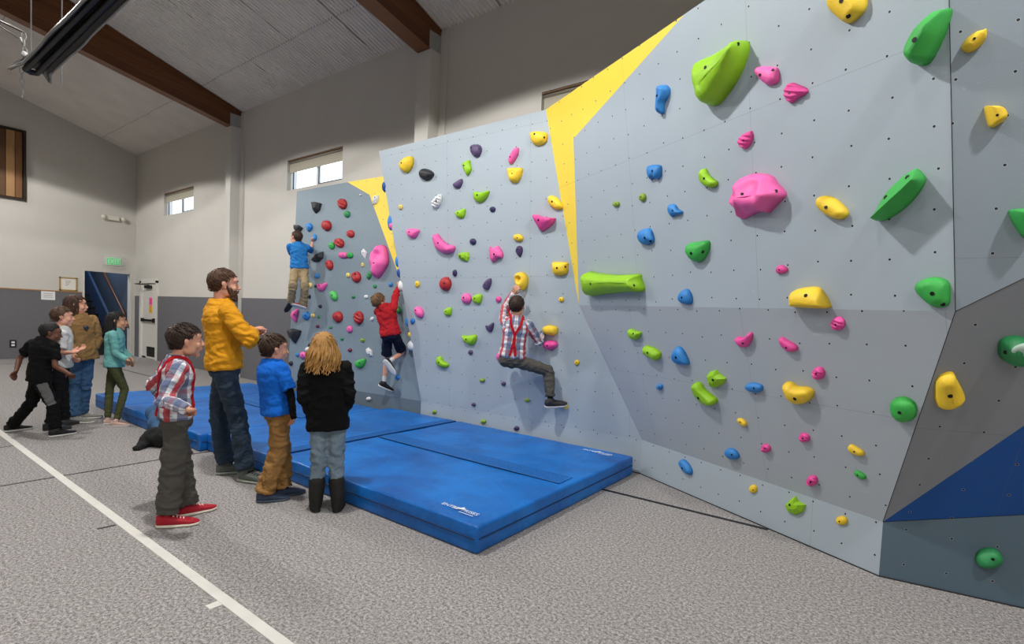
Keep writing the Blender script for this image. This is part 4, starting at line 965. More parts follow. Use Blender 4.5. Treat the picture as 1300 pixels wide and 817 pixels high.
# clothes left on the floor and mat edge
def cloth_heap(name, label, pts, rad, mt, cat='jacket', seed=0, flat=.5):
    bm = BM()
    for i, (p, r) in enumerate(zip(pts, rad)): ball(bm, p, (r, r, r*flat), sub=3)
    for i in range(len(pts)-1):
        tube(bm, [pts[i], pts[i+1]], [rad[i]*.7, rad[i+1]*.7], 14, flat=flat, ref=(0, 0, 1))
    me = voxel(bm, .012, 2, name)
    for v in me.vertices:
        k = 1-abs(noise.noise(v.co*9+V((seed, 0, 0))))*2; v.co += v.normal*(.016*k+.006*noise.noise(v.co*30)); v.co.z = max(v.co.z, .003)
    return tag(obj(name, me, mt), label, cat)
f0 = lambda x, y, z=0: fl(x, y, z)
a = f0(171, 571); b = f0(184, 566); c = f0(197, 565); d = f0(208, 566)
cloth_heap('jacket', 'crumpled black jacket on the floor behind the boy in red plaid', [a+V((.02, .02, .02)), b+V((0, .03, .05)), c+V((0, .03, .085)), d+V((0, .03, .09))], [.035, .09, .13, .14], M('black_fleece', '#101012', .9, .15, 30, .3, 90), seed=3, flat=.75)
a = f0(195, 545, 0); 
p0 = on_plane(196, 524, (0, 1, 0), (0, 2.24, 0)); p1 = on_plane(199, 538, (0, 1, 0), (0, 2.20, 0)); p2 = on_plane(203, 548, (0, 1, 0), (0, 2.16, 0))
cloth_heap('denim_jacket', 'blue denim jacket slumped against the mat edge above the black jacket', [p0, p1, p2, p2+V((.1, 0, .02))], [.075, .08, .06, .05], M('faded_denim', '#3a5f86', .9, .2, 14, .4, 160), seed=8, flat=1.1)
# ------------------------------------------------------------------ people
SKIN = {'fair': '#d9a184', 'rosy': '#dba188', 'tan': '#b98462', 'brown': '#6b4330', 'olive': '#c6936f'}
def skinmat(k):
    if 'skin_'+k in _mc: return _mc['skin_'+k]
    m_ = M('skin_'+k, SKIN[k], .5, .06, 12, .08, 90); b = m_.node_tree.nodes['Principled BSDF']; b.inputs['Subsurface Weight'].default_value = .08; b.inputs['Subsurface Radius'].default_value = (.02, .008, .004); return m_
def wrinkle(me, amp, freq=7, seed=0, axis=None, zones=None, keep=None):
    amp *= 1.0
    for v in me.vertices:
        p = v.co.copy(); 
        q = V((p.x*freq, p.y*freq, p.z*freq*1.5))+V((seed, seed*.7, 0))
        w = noise.noise(q); w2 = noise.noise(q*2.3+V((5, 1, 2)))
        k = cos(w*7)*.7+cos(w2*6)*.3
        a = amp*.55
        if zones:
            for c, r, g in zones:
                a += amp*g*math.exp(-((p-c).length/r)**2)
        if keep: a *= keep(p)
        v.co = p+v.normal*a*k
PLAID = None
def plaidmat():
    t = newmat('plaid_cotton'); at_ = t.add('ShaderNodeAttribute'); at_.attribute_name = 'cloth_uv'; sp = t.add('ShaderNodeSeparateXYZ'); t.link(at_.outputs['Vector'], sp.inputs[0])
    def band(co, per, c, w):
        f = t.math('FRACT', t.math('ADD', t.math('DIVIDE', co, per), 1-c)); f = t.math('ABSOLUTE', t.math('SUBTRACT', f, .5)); return t.math('LESS_THAN', f, w)
    u, v = sp.outputs[0], sp.outputs[1]; base = lin('#dfe3ea'); col = None; p = .125
    r1 = band(u, p, 0, .12); r2 = band(v, p, .1, .12); n1 = band(u, p, .5, .17); n2_ = band(v, p, .55, .19)
    col = t.mix(t.math('MULTIPLY', n1, .75), base, lin('#2c3f6e')); col = t.mix(t.math('MULTIPLY', n2_, .55), col, lin('#3a4f80'))
    col = t.mix(t.math('MULTIPLY', r1, .9), col, lin('#b3202c')); col = t.mix(t.math('MULTIPLY', r2, .38), col, lin('#a8222e'))
    t.link(col, t.b.inputs['Base Color']); t.b.inputs['Roughness'].default_value = .85; tc = t.add('ShaderNodeTexCoord'); n2 = t.add('ShaderNodeTexNoise', Scale=150.0); t.link(tc.outputs['Object'], n2.inputs['Vector']); bp = t.add('ShaderNodeBump', Strength=.15, Distance=.003); t.link(n2.outputs[0], bp.inputs['Height']); t.link(bp.outputs[0], t.b.inputs['Normal']); folds(t, tc.outputs['Object'], bp, .25); return t.m
def denim(name, c1, c2, stitched=True):
    t = newmat(name); tc = t.add('ShaderNodeTexCoord'); nz = t.add('ShaderNodeTexNoise', Scale=7.0, Detail=6.0, Roughness=.7); t.link(tc.outputs['Object'], nz.inputs['Vector'])
    t.link(t.mix(nz.outputs[0], lin(c1), lin(c2)), t.b.inputs['Base Color']); t.b.inputs['Roughness'].default_value = .85
    n2 = t.add('ShaderNodeTexNoise', Scale=90.0, Detail=2.0); t.link(tc.outputs['Object'], n2.inputs['Vector']); bp = t.add('ShaderNodeBump', Strength=.3, Distance=.004); t.link(n2.outputs[0], bp.inputs['Height']); t.link(bp.outputs[0], t.b.inputs['Normal']); folds(t, tc.outputs['Object'], bp, .3)
    return t.m
CL = lambda n, c, b=.25, s=120: M(n, c, .88, .06, 8, b, s, spec=.2, fold=.2)

def sphere_hit(o, c, r, x, y, side):
    """where the sight line through a surveyed point is r away from c (near or far solution)"""
    d = ray(x, y).normalized(); oc = CAMP-c; b = oc.dot(d); disc = b*b-(oc.length_squared-r*r)
    if disc < 0: p = CAMP+d*(-b); return c+(p-c).normalized()*r
    return CAMP+d*(-b+(sqrt(disc) if side == 'f' else -sqrt(disc)))
class Fig: pass
def head_mesh(bm, H, hs, blend_neck=None):
    """H: 4x4 head frame (x right of the person, y forward, z up) at the head centre"""
    R3 = H.to_3x3()
    def b(c, r, s=2): ball(bm, H @ (V(c)*hs), (r[0]*hs, r[1]*hs, r[2]*hs), R3.to_4x4(), sub=s)
    b((0, -.012, .030), (.073, .092, .085), 3); b((0, .030, -.020), (.060, .058, .070), 3); b((0, .034, -.062), (.046, .047, .042), 3)
    b((0, .066, -.097), (.021, .017, .017)); b((0, .066, .035), (.055, .028, .035)); b((-.027, .079, .024), (.021, .011, .008)); b((.027, .079, .024), (.021, .011, .008))
    for sx in (-1, 1):
        b((sx*.036, .058, -.028), (.024, .024, .026)); b((sx*.045, .012, -.055), (.020, .040, .035)); b((sx*.010, .096, -.030), (.008, .009, .007))
        b((sx*.030, .072, .004), (.015, .013, .010))
        b((sx*.079, -.006, -.006), (.007, .017, .028)); b((sx*.086, -.014, .004), (.006, .014, .021)); b((sx*.080, .000, -.029), (.006, .008, .010)); b((sx*.074, -.002, -.006), (.012, .010, .020))
    tube(bm, [H @ (V((0, .083, .018))*hs), H @ (V((0, .094, -.008))*hs), H @ (V((0, .105, -.026))*hs)], [.0085*hs, .010*hs, .0115*hs], 10)
    b((0, .089, -.052), (.021, .010, .0065)); b((0, .087, -.063), (.017, .010, .0065)); b((0, .078, -.057), (.027, .014, .018))
def eyes_and_brows(F, H, hs, brow_c):
    R3 = H.to_3x3()
    for sx in (-1, 1):
        bm = BM(); c = V((sx*.030, .0722, .006)); ball(bm, H @ (c*hs), .0112*hs, sub=2)
        ball(bm, H @ ((c+V((sx*.0006, .0062, 0)))*hs), .0064*hs, mi=1, sub=2)
        obj('eye', bm, [M('eye_white', '#cfc9c2', .5, 0, spec=.2), M('iris_dark', '#2a1a12', .2, 0)], F.root, True)
        bm = BM(); tube(bm, [H @ (V((sx*.012, .0925, .026))*hs), H @ (V((sx*.028, .0925, .032))*hs), H @ (V((sx*.046, .081, .027))*hs)], [.0035*hs, .0045*hs, .0025*hs], 8, flat=.6, ref=tuple(R3 @ V((0, 1, 0))))
        obj('eyebrow', bm, M('hair_'+brow_c[0], brow_c[1], .7, .2, 40), F.root, True)
    bm = BM(); tube(bm, [H @ (V((-.020, .0935, -.057))*hs), H @ (V((0, .0995, -.056))*hs), H @ (V((.020, .0935, -.057))*hs)], [.002*hs, .0042*hs, .002*hs], 8, flat=1.2, ref=tuple(R3 @ V((0, 0, 1))))
    obj('lips', bm, M('lip_'+F.skin, {'brown': '#5c2f28'}.get(F.skin, '#b8635a'), .45, 0), F.root, True)
def hairline(y):
    if y < -.32: return -1.05
    if y < -.08: return -1.05+(y+.32)/.24*.78
    if y < .22: return -.27
    if y < .50: return -.27+(y-.22)/.28*.66
    return .39+(y-.50)/.50*.10
def hair(F, H, hs, color, kind, seed=1):
    rnd = random.Random(seed); bm = BM(); name, hexc = color
    c0 = V((0, -.012, .030)); r0 = V((.073, .092, .085))
    def surfz(ph, z, e=0):
        zz = max(z, -.30); c_ = sqrt(max(0, 1-zz*zz))
        if z < -.30: c_ *= 1-.38*(-.30-z)/.75
        return c0+V((sin(ph)*c_*(r0.x+e), cos(ph)*c_*(r0.y+e), z*(r0.z+(e if z > 0 else 0))))
    def surf(d, e=0): return surfz(math.atan2(d.x, d.y), d.z, e)
    thick = {'crop': .006, 'short': .010, 'bowl': .012, 'long': .010, 'shoulder': .010, 'curly': .008, 'black_long': .009, 'tuft': .010}[kind]
    # cap over the scalp
    N1, N2 = 28, 18; rings = []
    capv = {}
    for i in range(N2+1):
        row = []
        for j in range(N1):
            ph = 2*pi*j/N1; yv = cos(ph); 
            zl = hairline(yv); z = zl+(1-zl)*cos(pi/2*i/N2)
            if i == 0: z = .998
            e = thick*(1 if i < N2-1 else (.7 if i < N2 else -.006))+.003*noise.noise(V((sin(ph)*3, cos(ph)*3, z*5+seed)))
            row.append(bm.verts.new(H @ (surfz(ph, z, e)*hs)))
        rings.append(row)
    for a_, b_ in zip(rings, rings[1:]):
        for j in range(N1): bm.faces.new((a_[j], a_[(j+1) % N1], b_[(j+1) % N1], b_[j])).smooth = True
    bm.faces.new(rings[0])
    def lock(root, flow, L, r, lift, curl=0, n=4, drop=0):
        p = surf(root, thick*.4); d = root.normalized(); f = (flow-d*flow.dot(d)).normalized(); pts = [p]; rr = [r]
        for k in range(1, n+1):
            t_ = k/n; q = p+f*(L*t_)+d*(lift*sin(pi*min(1, t_*.8))); 
            nd = V(((q-c0).x/r0.x, (q-c0).y/r0.y, (q-c0).z/r0.z))
            if nd.length < 1.06 and zz > -.2: q = c0+V((nd.x*r0.x, nd.y*r0.y, nd.z*r0.z))*(1.06/nd.length)
            q.z -= drop*t_*t_; q += V((sin(t_*5+curl), cos(t_*4+curl), 0))*.002
            pts.append(q); rr.append(r*(1-.75*t_))
        tube(bm, [H @ (q*hs) for q in pts], [x*hs for x in rr], 5, flat=.55, ref=tuple(H.to_3x3() @ d))
    nl = {'crop': 420, 'short': 480, 'bowl': 380, 'long': 200, 'shoulder': 260, 'curly': 500, 'black_long': 260, 'tuft': 480}[kind]
    if F.far: nl = int(nl*.55)
    for i in range(nl):
        zz = rnd.uniform(-1, 1); ph = rnd.uniform(-pi, pi); cth = sqrt(max(.05, 1-zz*zz)); d = V((sin(ph)*cth, cos(ph)*cth, zz))
        if zz < hairline(cos(ph))+.02: continue
        down = V((0, 0, -1)); fwd = V((0, 1, 0)); crown = V((0, -.45, .9)).normalized(); away = (d-crown*d.dot(crown)); away = away.normalized() if away.length > .05 else V((rnd.uniform(-1, 1), 1, 0)).normalized()
        flow = away+V((rnd.uniform(-.3, .3), rnd.uniform(-.3, .3), 0))
        if kind == 'crop': lock(d, flow, .018, .0045, .004, rnd.random()*6, 3)
        elif kind == 'curly': lock(d, V((rnd.uniform(-1, 1), rnd.uniform(-1, 1), rnd.uniform(-1, 1))), .012, .006, .004, 0, 3)
        elif kind == 'tuft': lock(d, flow+V((.25, .5 if d.z > .4 else 0, 0)), .036, .0065, .011 if d.z > .3 else .004, rnd.random()*6, 4)
        elif kind in ('short',): lock(d, flow, .036, .0065, .005, rnd.random()*6, 4)
        elif kind == 'bowl': lock(d, flow, .050, .0075, .006, rnd.random()*6, 4, .004)
        else: lock(d, flow, .055, .008, .004, rnd.random()*6, 4)
    if kind in ('long', 'shoulder', 'black_long'):
        L = {'long': .135, 'shoulder': .10, 'black_long': .17}[kind]; m_ = {'long': 120, 'shoulder': 110, 'black_long': 90}[kind]
        for i in range(m_):
            ph = rnd.uniform(-1, 1); ang = pi+ph*{'long': 2.05, 'shoulder': 2.0, 'black_long': 1.75}[kind]; lev = rnd.uniform(-.1, .75)
            cth = sqrt(1-lev*lev); d = V((sin(ang)*cth, cos(ang)*cth, lev)); p = surf(d, thick*.7); vol = .026 if kind == 'long' else .012; base = V((sin(ang)*(r0.x+vol+rnd.random()*.014), c0.y+cos(ang)*(r0.y+vol*.8+rnd.random()*.014), 0))
            Lk = L*(1-.25*abs(ph)**2)*rnd.uniform(.8, 1.08); pts = [p]; rr = [.008]; wv = rnd.uniform(0, 6); amp = {'long': .014, 'shoulder': .005, 'black_long': .003}[kind]
            zt = min(p.z, .03); nk = 8
            for k in range(1, nk+1):
                t_ = k/nk; z_ = p.z+(-.05-Lk-p.z)*t_; bl = min(1, t_*2.2); fl2 = 1+.10*t_ if kind == 'long' else 1-.05*t_
                q = V((p.x+(base.x*fl2-p.x)*bl, p.y+(base.y*fl2-p.y)*bl, z_))
                q += V((sin(wv+t_*11), cos(wv+t_*11), 0))*amp*t_
                pts.append(q); rr.append(.0095*(1-.65*t_**2) if kind != 'shoulder' else .009*(1-.5*t_))
            tube(bm, [H @ (q*hs) for q in pts], [x*hs for x in rr], 6, flat=.6, ref=tuple(H.to_3x3() @ V((d.x, d.y, 0)).normalized()))
    hm = M('hair_'+name, hexc, .62, .35, 40, .5, 200, stretch=(1, 1, .15))
    return obj('hair', bm, hm, F.root, True)
def beard(F, H, hs, color):
    bm = BM(); rnd = random.Random(5)
    for sx in (-1, 1): tube(bm, [H @ (V((sx*.070, .012, -.012))*hs), H @ (V((sx*.064, .030, -.055))*hs), H @ (V((sx*.040, .062, -.092))*hs), H @ (V((0, .078, -.108))*hs)], [.006*hs, .013*hs, .017*hs, .019*hs], 10, flat=.8)
    tube(bm, [H @ (V((-.026, .084, -.060))*hs), H @ (V((-.012, .0985, -.043))*hs), H @ (V((.012, .0985, -.043))*hs), H @ (V((.026, .084, -.060))*hs)], .005*hs, 8)
    for i in range(260):
        a = rnd.uniform(-1.35, 1.35); z = rnd.uniform(-.115, -.045)+.02*abs(a)**2*.6; rx = .062-.012*max(0, -z-.06)*10
        p = V((sin(a)*rx*1.02, .020+cos(a)*.066, z)); 
        if abs(a) < .45 and -.072 < z < -.045: continue
        tube(bm, [H @ (p*hs), H @ ((p+V((sin(a)*.006, cos(a)*.006, -.008)))*hs), H @ ((p+V((sin(a)*.007, cos(a)*.008, -.017)))*hs)], [.005*hs, .004*hs, .0015*hs], 5)
    obj('beard', bm, M('hair_'+color[0]), F.root, True)
def hand(bm, wrist, d, pn, S, curl=.5, mirror=1, spread=.12, thumb_in=.5):
    """palm with four bent fingers and a side thumb.  d: wrist->knuckles, pn: palm normal (palm side)"""
    d = V(d).normalized(); pn = V(pn); pn = (pn-d*pn.dot(d)).normalized(); s = d.cross(pn)*mirror
    pl_ = .088*S; w_ = .040*S
    for k in (-1, -.33, .33, 1): tube(bm, [wrist+s*(k*w_*.45), wrist+d*pl_*.55+s*(k*w_*.75)-pn*.004*S, wrist+d*pl_+s*(k*w_*.80)], [.016*S, .0150*S, .0115*S], 8)
    ball(bm, wrist+d*pl_*.35+s*w_*.55+pn*.008*S, .018*S)
    lens = {-1: .060, -.33: .076, .33: .082, 1: .073}
    for k, L in lens.items():
        base = wrist+d*pl_+s*(k*w_*.82); pts = [base-d*.012*S, base]; p = base; A_a = 0
        for fr, bend in ((.45, .9), (.30, 1.15), (.25, .8)):
            A_a += curl*bend*1.25; dd = (d*cos(A_a)+pn*sin(A_a)+s*(k*spread*(1-curl))).normalized()
            p = p+dd*L*S*fr; pts.append(p)
        tube(bm, pts, [.0100*S, .0098*S, .0090*S, .0082*S, .0070*S], 8)
    b_ = wrist+d*pl_*.25+s*w_*.75; t1 = (d*.65+s*.75+pn*(.3+.5*thumb_in)).normalized(); t2 = (d*.95+s*(.45-.7*thumb_in)+pn*.55*thumb_in).normalized()
    tube(bm, [b_-t1*.01*S, b_+t1*.032*S, b_+t1*.034*S+t2*.026*S, b_+t1*.034*S+t2*.046*S], [.0145*S, .0125*S, .0105*S, .0085*S], 8)
def limb(bm, a, b, r0, rm, r1, n=14, e=0):
    tube(bm, [a, a.lerp(b, .3), a.lerp(b, .65), b], [r0+e, rm+e, (rm+r1)/2+e, r1+e], n)
def torso(bm, F, e, top=1.0, low=-.02, fat=1.0, hem=None):
    S = F.S; P, N = F.pelvis, F.neck; ax = N-P; L = ax.length; rows = []
    prof = [(low-.05 if hem is None else low, .150, .100), (low+.04, .158, .108), (.12, .156, .108), (.30, .140, .098), (.46, .136, .096), (.66, .150, .106), (.80, .152, .100), (.89, .128, .084), (.96, .088, .068), (1.0, .066, .060), (1.04, .050, .052)]
    if hem: prof[0] = (low, .150*hem, .100*hem); prof[1] = (low+.05, .158*(1+hem)/2, .108*(1+hem)/2)
    for t_, w, d_ in prof:
        if t_ > top+.05: break
        lat = F.hl.lerp(F.sl, max(0, min(1, t_))).normalized(); c = P+ax*t_; up_ = ax.normalized()
        bend = F.belly*sin(pi*max(0, min(1, t_)))
        fw = up_.cross(lat).normalized(); fw = fw if fw.dot(F.face) > 0 else -fw
        la = (fw.cross(up_)).normalized(); k = F.fat*fat
        c = c+fw*bend
        ringv = []
        for j in range(22):
            a = 2*pi*j/22; cx_, cy_ = cos(a), sin(a); sq = (abs(cx_)**2.5+abs(cy_)**2.5)**(-1/2.5)
            ringv.append(bm.verts.new(c+la*(cx_*sq*(w*S*k+e))+fw*(cy_*sq*(d_*S*k+e))))
        rows.append(ringv)
    skin(bm, rows)
def clothuv(me, bones):
    at_ = me.attributes.new('cloth_uv', 'FLOAT_VECTOR', 'POINT')
    for i, v in enumerate(me.vertices):
        best = None
        for bi, (a, b, ref, r) in enumerate(bones):
            ab = b-a; t_ = max(-.15, min(1.15, (v.co-a).dot(ab)/ab.length_squared)); q = a+ab*t_; dist = (v.co-q).length/r
            if best is None or dist < best[0]: best = (dist, bi, t_, q, ab)
        _, bi, t_, q, ab = best; A2, B2 = frame_of(ab, bones[bi][2]); w = v.co-q; ang = math.atan2(w.dot(B2), w.dot(A2))
        at_.data[i].vector = (ang*bones[bi][3]*.9+bi*.03, t_*ab.length, 0)
def shoe(F, ankle, heel, toe, upv, style, sc=1.0):
    """a laced shoe: upper, sole and laces; heel/toe are points on the sole"""
    d = (toe-heel).normalized(); L = (toe-heel).length; upv = V(upv); upv = (upv-d*upv.dot(d)).normalized(); s = d.cross(upv)
    W = L*.175
    def outline(t_, z):
        w = W*(.72+.28*sin(pi*min(1, t_*1.15))) if t_ < .72 else W*(1.0-((t_-.72)/.30)**2*.75)
        return w
    sole_c, up_c, lace_c = style['sole'], style['upper'], style.get('lace')
    sh = L*(.085 if not style.get('boot') else .07)
    bm = BM(); rows = []
    ts = [0, .02, .08, .2, .35, .5, .65, .78, .88, .95, .985, 1.0]
    def ringat(t_, z0, z1, wmul=1.0):
        w = outline(t_, 0)*wmul*(.35 if t_ in (0, 1.0) else (.75 if t_ in (.02, .985) else 1)); c = heel+d*(t_*L); ring = []
        for j in range(12):
            a = 2*pi*j/12; cx_ = cos(a); cz = sin(a); sq = (abs(cx_)**4+abs(cz)**4)**(-.25)
            ring.append(bm.verts.new(c+s*(cx_*sq*w)+upv*((z0+z1)/2+cz*sq*(z1-z0)/2)))
        return ring
    for t_ in ts: rows.append(ringat(t_, 0, sh+(.012*L*(t_ > .9)), 1.04))
    skin(bm, rows); obj('shoe_sole', bm, M('sole_'+sole_c[0], sole_c[1], .6, .08, 20), F.root, True)
    bm = BM(); rows = []; topz = lambda t_: L*(.30 if t_ < .30 else (.30-(t_-.30)/.35*.10 if t_ < .65 else (.20-(t_-.65)/.35*.085)))
    for t_ in ts: rows.append(ringat(t_ if t_ not in (0, 1.0) else t_, sh*.6, max(sh, topz(t_)), .97))
    skin(bm, rows)
    ank = ankle; c = heel+d*L*.22+upv*L*.24
    if style.get('boot'): tube(bm, [heel+d*L*.25+upv*L*.2, heel+d*L*.24+upv*L*.55, ankle+style['shaftdir']*style['boot']], [L*.22, L*.27, L*.30], 16)
    else: tube(bm, [c, ankle+upv*L*.02], [L*.165, L*.15], 14)
    me = voxel(bm, .005, 2, 'shoe'); obj('shoe', me, M('shoe_'+up_c[0], up_c[1], .7, .12, 30, .2, 150), F.root)
    if lace_c:
        bm = BM()
        for k in range(4):
            t_ = .40+k*.075; z = topz(t_)+.004*L; c = heel+d*(t_*L); w = W*.5
            tube(bm, [c-s*w+upv*(z-L*.03), c+upv*(z+L*.012)-d*.01*L, c+s*w+upv*(z-L*.03)+d*.02*L], L*.013, 6)
        c = heel+d*(.40*L)+upv*(topz(.4)+L*.02)
        for sg in (-1, 1): tube(bm, [c, c+s*sg*L*.07+upv*L*.03, c+s*sg*L*.13-upv*L*.01, c+s*sg*L*.06-upv*L*.005+d*L*.02], L*.012, 6)
        obj('laces', bm, M('lace_'+lace_c[0], lace_c[1], .7, 0), F.root, True)

def person(label, S, phi, ref, neck, pelvis, head, arms, legs, skin, hair_c, hair_k, top, bottom, shoes, hs=1.0, head_yaw=0, head_pitch=0, head_roll=0,
           twist=0, fat=1.0, belly=0, far=False, seed=1, face=True, climb=None, shw=1.0, beard_=False, nod=None, group=None, hand_specs=None, lean_ref=None):
    """ref: floor point (or any 3D point) giving the distance; joints are surveyed image positions + depth offset"""
    F = Fig(); F.S = S; F.fat = fat; F.far = far; F.skin = skin; F.belly = belly; F.fl = 1.22 if S < .9 else 1.08
    ref = V(ref); dv = V((ref.x, ref.y, 0)).normalized(); rt = V((dv.y, -dv.x, 0))
    def J(x, y, dd=0.0):
        r_ = ray(x, y); n = dv; q = ref+dv*dd; return CAMP+r_*((q-CAMP).dot(n)/r_.dot(n))
    F.J = J
    ph = radians(phi); F.face = rt*cos(ph)+dv*sin(ph); up = V((0, 0, 1))
    ph2 = radians(phi+twist); sface = rt*cos(ph2)+dv*sin(ph2)
    F.pelvis = J(*pelvis); F.neck = J(*neck); ax = (F.neck-F.pelvis).normalized()
    F.hl = F.face.cross(ax).normalized(); F.sl = sface.cross(ax).normalized()     # towards the person's right
    F.root = empty('person', (ref.x, ref.y, 0 if not climb else ref.z)); tag(F.root, label, 'person', group)
    sw = .165*S*shw; hw = .085*S
    TL = (F.neck-F.pelvis).length
    sh = {s: F.neck-ax*.085*S+F.sl*(sw*k) for s, k in (('R', 1), ('L', -1))}
    hp = {s: F.pelvis-ax*.03*S+F.hl*(hw*k) for s, k in (('R', 1), ('L', -1))}
    F.sh, F.hp = sh, hp
    el, wr = {}, {}
    for s in 'RL':
        a = arms[s]
        if a is None: continue
        if 'sh' in a: sh[s] = J(*a['sh'])
        e = a['el']; el[s] = sphere_hit(None, sh[s], .285*S, e[0], e[1], e[2]) if isinstance(e[2], str) else J(*e)
        w = a['wr']; wr[s] = sphere_hit(None, el[s], .245*S, w[0], w[1], w[2]) if isinstance(w[2], str) else (V(w) if len(w) == 3 and isinstance(w, Vector) else J(*w))
        if 'wr3' in a: wr[s] = a['wr3']
    kn, an, feet = {}, {}, {}
    for s in 'RL':
        g = legs[s]
        if 'foot' in g:      # standing: heel and toe surveyed on the floor
            h_, t_ = fl(*g['foot'][0], g.get('z', 0)), fl(*g['foot'][1], g.get('z', 0)); dd = (t_-h_).normalized(); fL = .262*S*g.get('fl', F.fl)
            if 'dir' in g: a_ = radians(g['dir']); dd = rt*cos(a_)+dv*sin(a_)
            feet[s] = (h_, h_+dd*fL, V((0, 0, 1))); an[s] = h_+dd*fL*.25+V((0, 0, .080*S))
            k_ = g['kn']; kn[s] = J(*k_) if not isinstance(k_[2], str) else sphere_hit(None, hp[s], .42*S, *k_)
            # keep shin and thigh lengths human: put the knee between hip and ankle
            if not isinstance(k_[2], str):
                pass
        else:
            k_ = g['kn']; kn[s] = sphere_hit(None, hp[s], .42*S, *k_) if isinstance(k_[2], str) else J(*k_)
            a_ = g['an']; an[s] = sphere_hit(None, kn[s], .40*S, *a_) if isinstance(a_[2], str) else J(*a_)
            h_ = J(*g['heel']); t_ = J(*g['toe']); dd = (t_-h_).normalized(); fL = .262*S*g.get('fl', F.fl); 
            upf = (kn[s]-an[s]); feet[s] = (h_, h_+dd*fL, upf)
            mid = h_+dd*fL*.25; u2 = (upf-dd*upf.dot(dd)).normalized(); an[s] = mid+u2*.07*S
    F.kn, F.an, F.el, F.wr = kn, an, el, wr
    # ---- body
    bm = BM(); torso(bm, F, -.012*S, 1.0)
    H = Matrix(); hc = J(*head)
    hy = radians(phi+head_yaw); hf = rt*cos(hy)+dv*sin(hy); hf = (hf*cos(radians(head_pitch))+up*sin(radians(head_pitch))).normalized()
    hx = hf.cross(up).normalized(); hz = hx.cross(hf).normalized()
    if head_roll: a_ = radians(head_roll); hx, hz = hx*cos(a_)+hz*sin(a_), hz*cos(a_)-hx*sin(a_)
    H = Matrix((hx, hf, hz)).transposed().to_4x4(); H.translation = hc; F.H = H
    head_mesh(bm, H, hs)
    tube(bm, [F.neck-ax*.04*S, F.neck.lerp(H @ V((0, -.02, -.05)), .55), H @ (V((0, -.018, -.03))*hs)], [.056*S*shw, .048*S*shw+.004, .050*hs], 14)
    for s in 'RL':
        if s in el:
            ball(bm, sh[s], .052*S); limb(bm, sh[s], el[s], .048*S, .043*S, .034*S); limb(bm, el[s], wr[s], .036*S, .036*S, .0235*S)
            hsx = arms[s]; hd = hsx.get('hd'); fdir = (J(*hd)-wr[s]) if hd else (wr[s]-el[s]); pn = hsx.get('pn'); pn = (rt*pn[0]+dv*pn[1]+up*pn[2]) if pn else -up
            hand(bm, wr[s], fdir, pn, S*hsx.get('hs', 1), hsx.get('curl', .5), hsx.get('mir', 1 if s == 'R' else -1), thumb_in=hsx.get('ti', .5))
        limb(bm, hp[s], kn[s], .070*S, .066*S, .046*S); limb(bm, kn[s], an[s], .046*S, .049*S, .030*S)
        h_, t_, u2 = feet[s]; tube(bm, [an[s], h_.lerp(t_, .3)+u2.normalized()*.035*S, h_.lerp(t_, .8)+u2.normalized()*.03*S], [.030*S, .030*S, .024*S], 10)
    me = voxel(bm, .0075 if far else .0055, 2, 'body'); obj('body', me, skinmat(skin), F.root)
    if face: eyes_and_brows(F, H, hs, hair_c)
    hair(F, H, hs, hair_c, hair_k, seed)
    if beard_: beard(F, H, hs, hair_c)
    # ---- trousers
    vs = .011 if far else .008
    if bottom:
        e = bottom.get('e', .012); bm = BM(); torso(bm, F, e*.6,   .12 if bottom.get('rise') is None else bottom['rise'], -.06)
        ball(bm, F.pelvis-ax*.04*S, (.10*S, .10*S, .09*S))
        for s in 'RL':
            r1 = bottom.get('cuff', .062)*S; rk = bottom.get('knee', .060)*S; st = bottom.get('short')
            if st: q = hp[s].lerp(kn[s], st); tube(bm, [hp[s], hp[s].lerp(q, .5), q], [.086*S*fat, .088*S*fat, bottom.get('cuff', .09)*S], 16, caps=False)
            else:
                tube(bm, [hp[s], hp[s].lerp(kn[s], .35), hp[s].lerp(kn[s], .75), kn[s]], [.084*S*fat+e*.3, .080*S*fat+e*.3, rk+.008*S, rk], 16)
                q = kn[s].lerp(an[s], bottom.get('len', .93)); tube(bm, [kn[s], kn[s].lerp(q, .5), q.lerp(kn[s], .03), q], [rk, max(rk*.96, r1), r1, r1], 16, caps=False)
        me = voxel(bm, vs, 2, 'trousers')
        z_ = [(kn[s], .10*S, .9) for s in 'RL']+[(an[s]+V((0, 0, .06)), .10*S, bottom.get('stack', .8)) for s in 'RL']+[(F.pelvis, .15*S, .3)]
        wrinkle(me, bottom.get('wr', .008)*S**.3, 9, seed*3.1, zones=z_)
        ms = [bottom['mat']]+([bottom['mat2']] if 'mat2' in bottom else [])
        o = obj(bottom.get('name', 'trousers'), me, ms, F.root)
        if 'mat2' in bottom:
            s = bottom['stripe']; a_, b_ = hp[s], kn[s]
            for p in me.polygons:
                t_ = (p.center-a_).dot(b_-a_)/(b_-a_).length_squared; w = p.center-(a_+(b_-a_)*t_)
                if .12 < t_ < 1.0 and w.normalized().dot(-dv) > .80-.1*t_ and w.length < .14: p.material_index = 1
    # ---- top
    e = top.get('e', .014); bm = BM(); torso(bm, F, e, 1.0, top.get('low', .02), top.get('fat', 1.0), hem=top.get('hem', 1.06))
    sl = top.get('sleeve', 1.0); bones = [(F.pelvis, F.neck, F.face, .13*S)]
